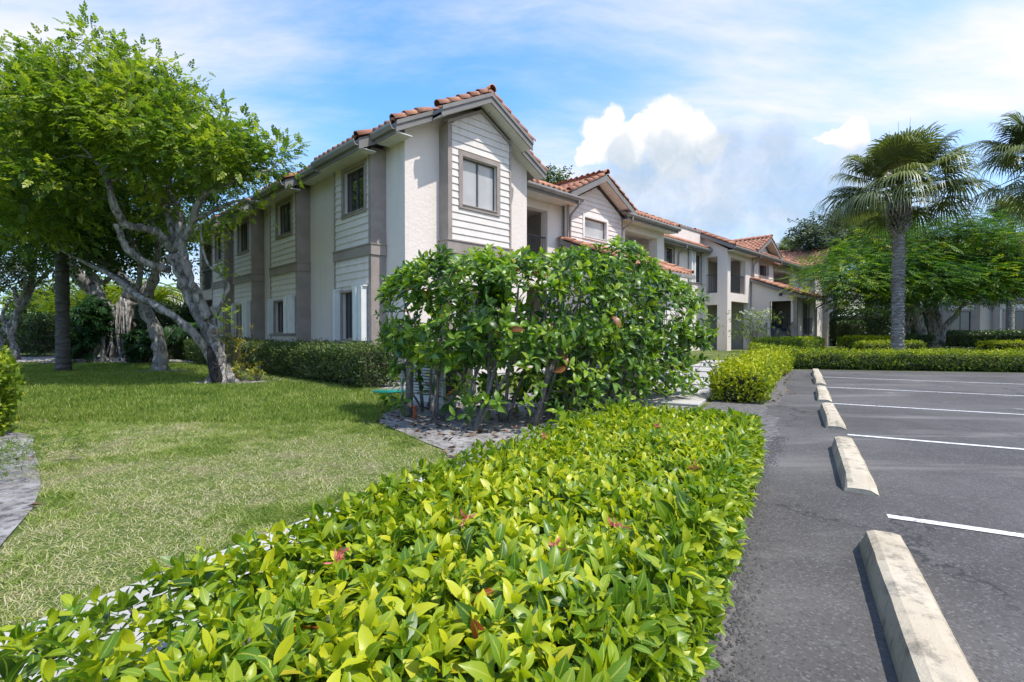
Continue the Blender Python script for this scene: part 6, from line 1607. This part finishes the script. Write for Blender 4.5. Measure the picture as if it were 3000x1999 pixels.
low, lo_o, li = shrub_pts(950); low[:, 2] = rng.uniform(.16, 1.15, len(low)); kl = (li > 27) | (rng.random(len(low)) < .22); low, lo_o = low[kl], lo_o[kl]; tips = np.vstack([tips, low]); outw = np.vstack([outw, lo_o * (1, 1, .2)])
br = Branches(); bases = [(-.46, 5.43), (.25, 5.85), (-.95, 6.35), (.75, 6.55), (1.35, 7.35), (2.0, 8.15), (2.6, 8.7), (-1.25, 7.2), (-.1, 6.2)]
bases = [(x * 1.0, y + (.35 if y < 6 else 0)) for x, y in bases]; bases[0] = (-.46, 5.60); bases[1] = (.25, 5.95)
for bx, by_ in bases:
    for k in range(4):
        a = rng.uniform(0, 6.28) if k else .3; r_ = rng.uniform(.25, .62); e = np.array((bx + r_ * math.cos(a) + .1, by_ + r_ * math.sin(a) + .15, rng.uniform(1.1, 1.75))); m_ = MB(); r0 = rng.uniform(.016, .030)
        w = rng.normal(0, .06, 3); br.limb([(bx + .03 * math.cos(a), by_ + .03 * math.sin(a), -.02, r0), (bx + .45 * (e[0] - bx) + w[0], by_ + .45 * (e[1] - by_) + w[1], .38 * e[2], r0 * .82), (bx + .75 * (e[0] - bx) + w[1], by_ + .75 * (e[1] - by_) + w[2], .72 * e[2], r0 * .6), (*e, r0 * .35)], 14, .25, m_)
        o = m_.build('stem', 'stem_grey', sh, True); o.location = -sh.location
tm = MB(); br.grow(tips[rng.permutation(len(tips))[:900]], .022, .0045, sag=.13, mb=tm, seg=5, nn=7, up=.1); o = tm.build('twigs', 'stem_grey', sh, True); o.location = -sh.location; o['kind'] = 'stuff'
nt = len(tips); ax = outw * np.array((.8, .8, .7)) + np.array((0, 0, .65)) + rng.normal(0, .3, (nt, 3))
P, R, S, T = whorls(tips, ax, 7, .165, 62, -8, .68 + .22 * rng.normal(size=nt), .3)
T = np.clip(T, 0, .955); T[rng.random(len(T)) < .008] = .98
k = rng.random(len(P)) > .08; P, R, S, T = P[k] - shl, R[k], S[k], T[k]
ST = [leaf_tpl(1, w, 4, fo, cu, .8, .06) for w, fo, cu in ((.42, .3, .35), (.46, .2, .55), (.38, .45, .15))]
front = (np.tile(outw[:, 1], 7)[k] < .1)
def sl_pick():
    Pw = P + shl; S2 = np.where(front, S, 1e-4); return single_leaves(sh, ST, Pw, R, S2, T, 'leaf_shrub', 300)
before = set(bpy.data.objects); pk = sl_pick()
for o in sh.children:
    if o.name.startswith('leaf') and o not in before: o.matrix_basis = Matrix.Translation(-sh.location) @ o.matrix_basis
parts = [scatter(tp, P[q], R[q], S[q], T[q]) for i, tp in enumerate(ST) for q in [(~pk) & (np.arange(len(P)) % 3 == i)]]
V, F, U, TT = merge(parts); o = link('foliage', npmesh('foliage', V, F, 'leaf_shrub', U, TT, True), sh); o['kind'] = 'stuff'
# ================================================================== small things round the shrub
def condenser(label, x, y, rz, w, h, z0):
    t = empty('condenser_unit', (x, y, 0), rz); tag(t, label, 'air conditioner', 'air conditioner units behind the shrub')
    mb = MB(); mb.box(-w / 2, w / 2, -w / 2, w / 2, z0, z0 + .10).box(-w / 2, w / 2, -w / 2, w / 2, z0 + h - .07, z0 + h)
    for sx in (-1, 1):
        for sy in (-1, 1): mb.box(sx * w / 2 - .05 * (sx > 0), sx * w / 2 + .05 * (sx < 0), sy * w / 2 - .05 * (sy > 0), sy * w / 2 + .05 * (sy < 0), z0 + .10, z0 + h - .07)
    mb.build('casing', 'metal_white', t)
    MB().box(-w / 2 + .06, w / 2 - .06, -w / 2 + .06, w / 2 - .06, z0 + .1, z0 + h - .07).build('coil', 'door_dark', t)
    n = int((h - .17) / .045)
    for k in range(n):
        zz = z0 + .12 + k * .045; MB().box(-w / 2 + .05, w / 2 - .05, -w / 2 + .006, -w / 2 + .03, zz, zz + .030).build('louvre', 'metal_white', t); MB().box(-w / 2 + .006, -w / 2 + .03, -w / 2 + .05, w / 2 - .05, zz, zz + .030).build('louvre', 'metal_white', t)
    f = MB(); an = np.linspace(0, 2 * np.pi, 25)
    for r_ in (.12, .22, .32): f.tube(np.c_[np.cos(an) * r_, np.sin(an) * r_, np.full(25, z0 + h + .015)], .006, 5, False)
    for a in an[:-1:3]: f.tube([(0, 0, z0 + h + .03), (math.cos(a) * .34, math.sin(a) * .34, z0 + h + .008)], .005, 4, False)
    f.build('fan_guard', 'railing', t)
    MB().box(-w / 2 - .08, w / 2 + .08, -w / 2 - .08, w / 2 + .08, 0.0, z0).build('pad', 'walk', t)
condenser('white air conditioner unit glimpsed through the middle of the shrub', 1.75, 9.15, math.radians(-44), .86, 1.0, .32)
condenser('white air conditioner unit behind the left stems of the shrub', -1.05, 7.85, math.radians(-40), .74, .78, .07)

ub = empty('utility_box', (.92, 7.15, 0), math.radians(-20)); tag(ub, 'dark green metal utility box under the shrub', 'utility box')
mb = MB(); mb.box(-.40, .40, -.28, .28, 0, .46); mb.hexa([(-.42, -.30, .46), (.42, -.30, .46), (.42, .30, .46), (-.42, .30, .46), (-.40, -.26, .53), (.40, -.26, .53), (.40, .30, .56), (-.40, .30, .56)]); mb.build('cabinet', 'box_green', ub)
MB().box(-.37, .37, -.292, -.281, .06, .42).build('door', 'box_green', ub)
mb = MB(); mb.box(-.02, .02, -.305, -.293, .22, .30); mb.build('latch', 'railing', ub)
MB().box(-.48, .48, -.36, .36, -.02, .03).build('pad', 'walk', ub)

po = empty('wooden_post', (-1.36, 6.60, 0)); tag(po, 'weathered grey wooden post with a pipe and blue tag beside the shrub', 'post')
mb = MB(); mb.tube(spline([(0, 0, -.05), (.01, .0, .5), (.02, .01, 1.02)], 10), .052 * (1 + .05 * rng.normal(size=10)), 10); mb.build('shaft', 'old_wood', po, True)
MB().tube([(-.085, -.03, 0), (-.08, -.03, .34), (-.075, -.03, .62)], .016, 8).build('conduit', 'pipe', po, True)
MB().box(-.10, -.06, -.055, -.02, .26, .285).build('strap', 'pipe', po)
mb = MB(); mb.box(-.135, -.085, -.055, -.030, .80, .87); mb.tube([(-.11, -.042, .87), (-.10, -.03, .93), (-.05, -.01, .95)], .004, 5); mb.build('tag', 'tag_blue', po)
ru = empty('pipe_stub', (-1.25, 6.42, 0)); tag(ru, 'short rusty pipe stub standing in the sand by the post', 'pipe'); MB().tube([(0, 0, -.03), (.004, 0, .16)], .024, 10).build('tube', 'pipe_rust', ru, True); MB().tube([(.004, 0, .16), (.004, 0, .175)], .029, 10).build('cap', 'pipe_rust', ru, True)

ho = MB(); q = []
for k in range(150):
    a = k * .25; r_ = .20 + .10 * math.sin(k * .11); q.append((math.cos(a) * r_ * 1.7 + .04 * math.sin(k * .7), math.sin(a) * r_ * .9, .025 + .012 * (k % 25) / 5 + .015 * abs(math.sin(k * .37))))
ho.tube(spline(q, 420), .011, 6); hh = ho.build('garden_hose', 'hose', None, True); hh.location = (-1.98, 8.95, 0.01); tag(hh, 'coiled green garden hose on the ground by the wall hedge', 'hose')
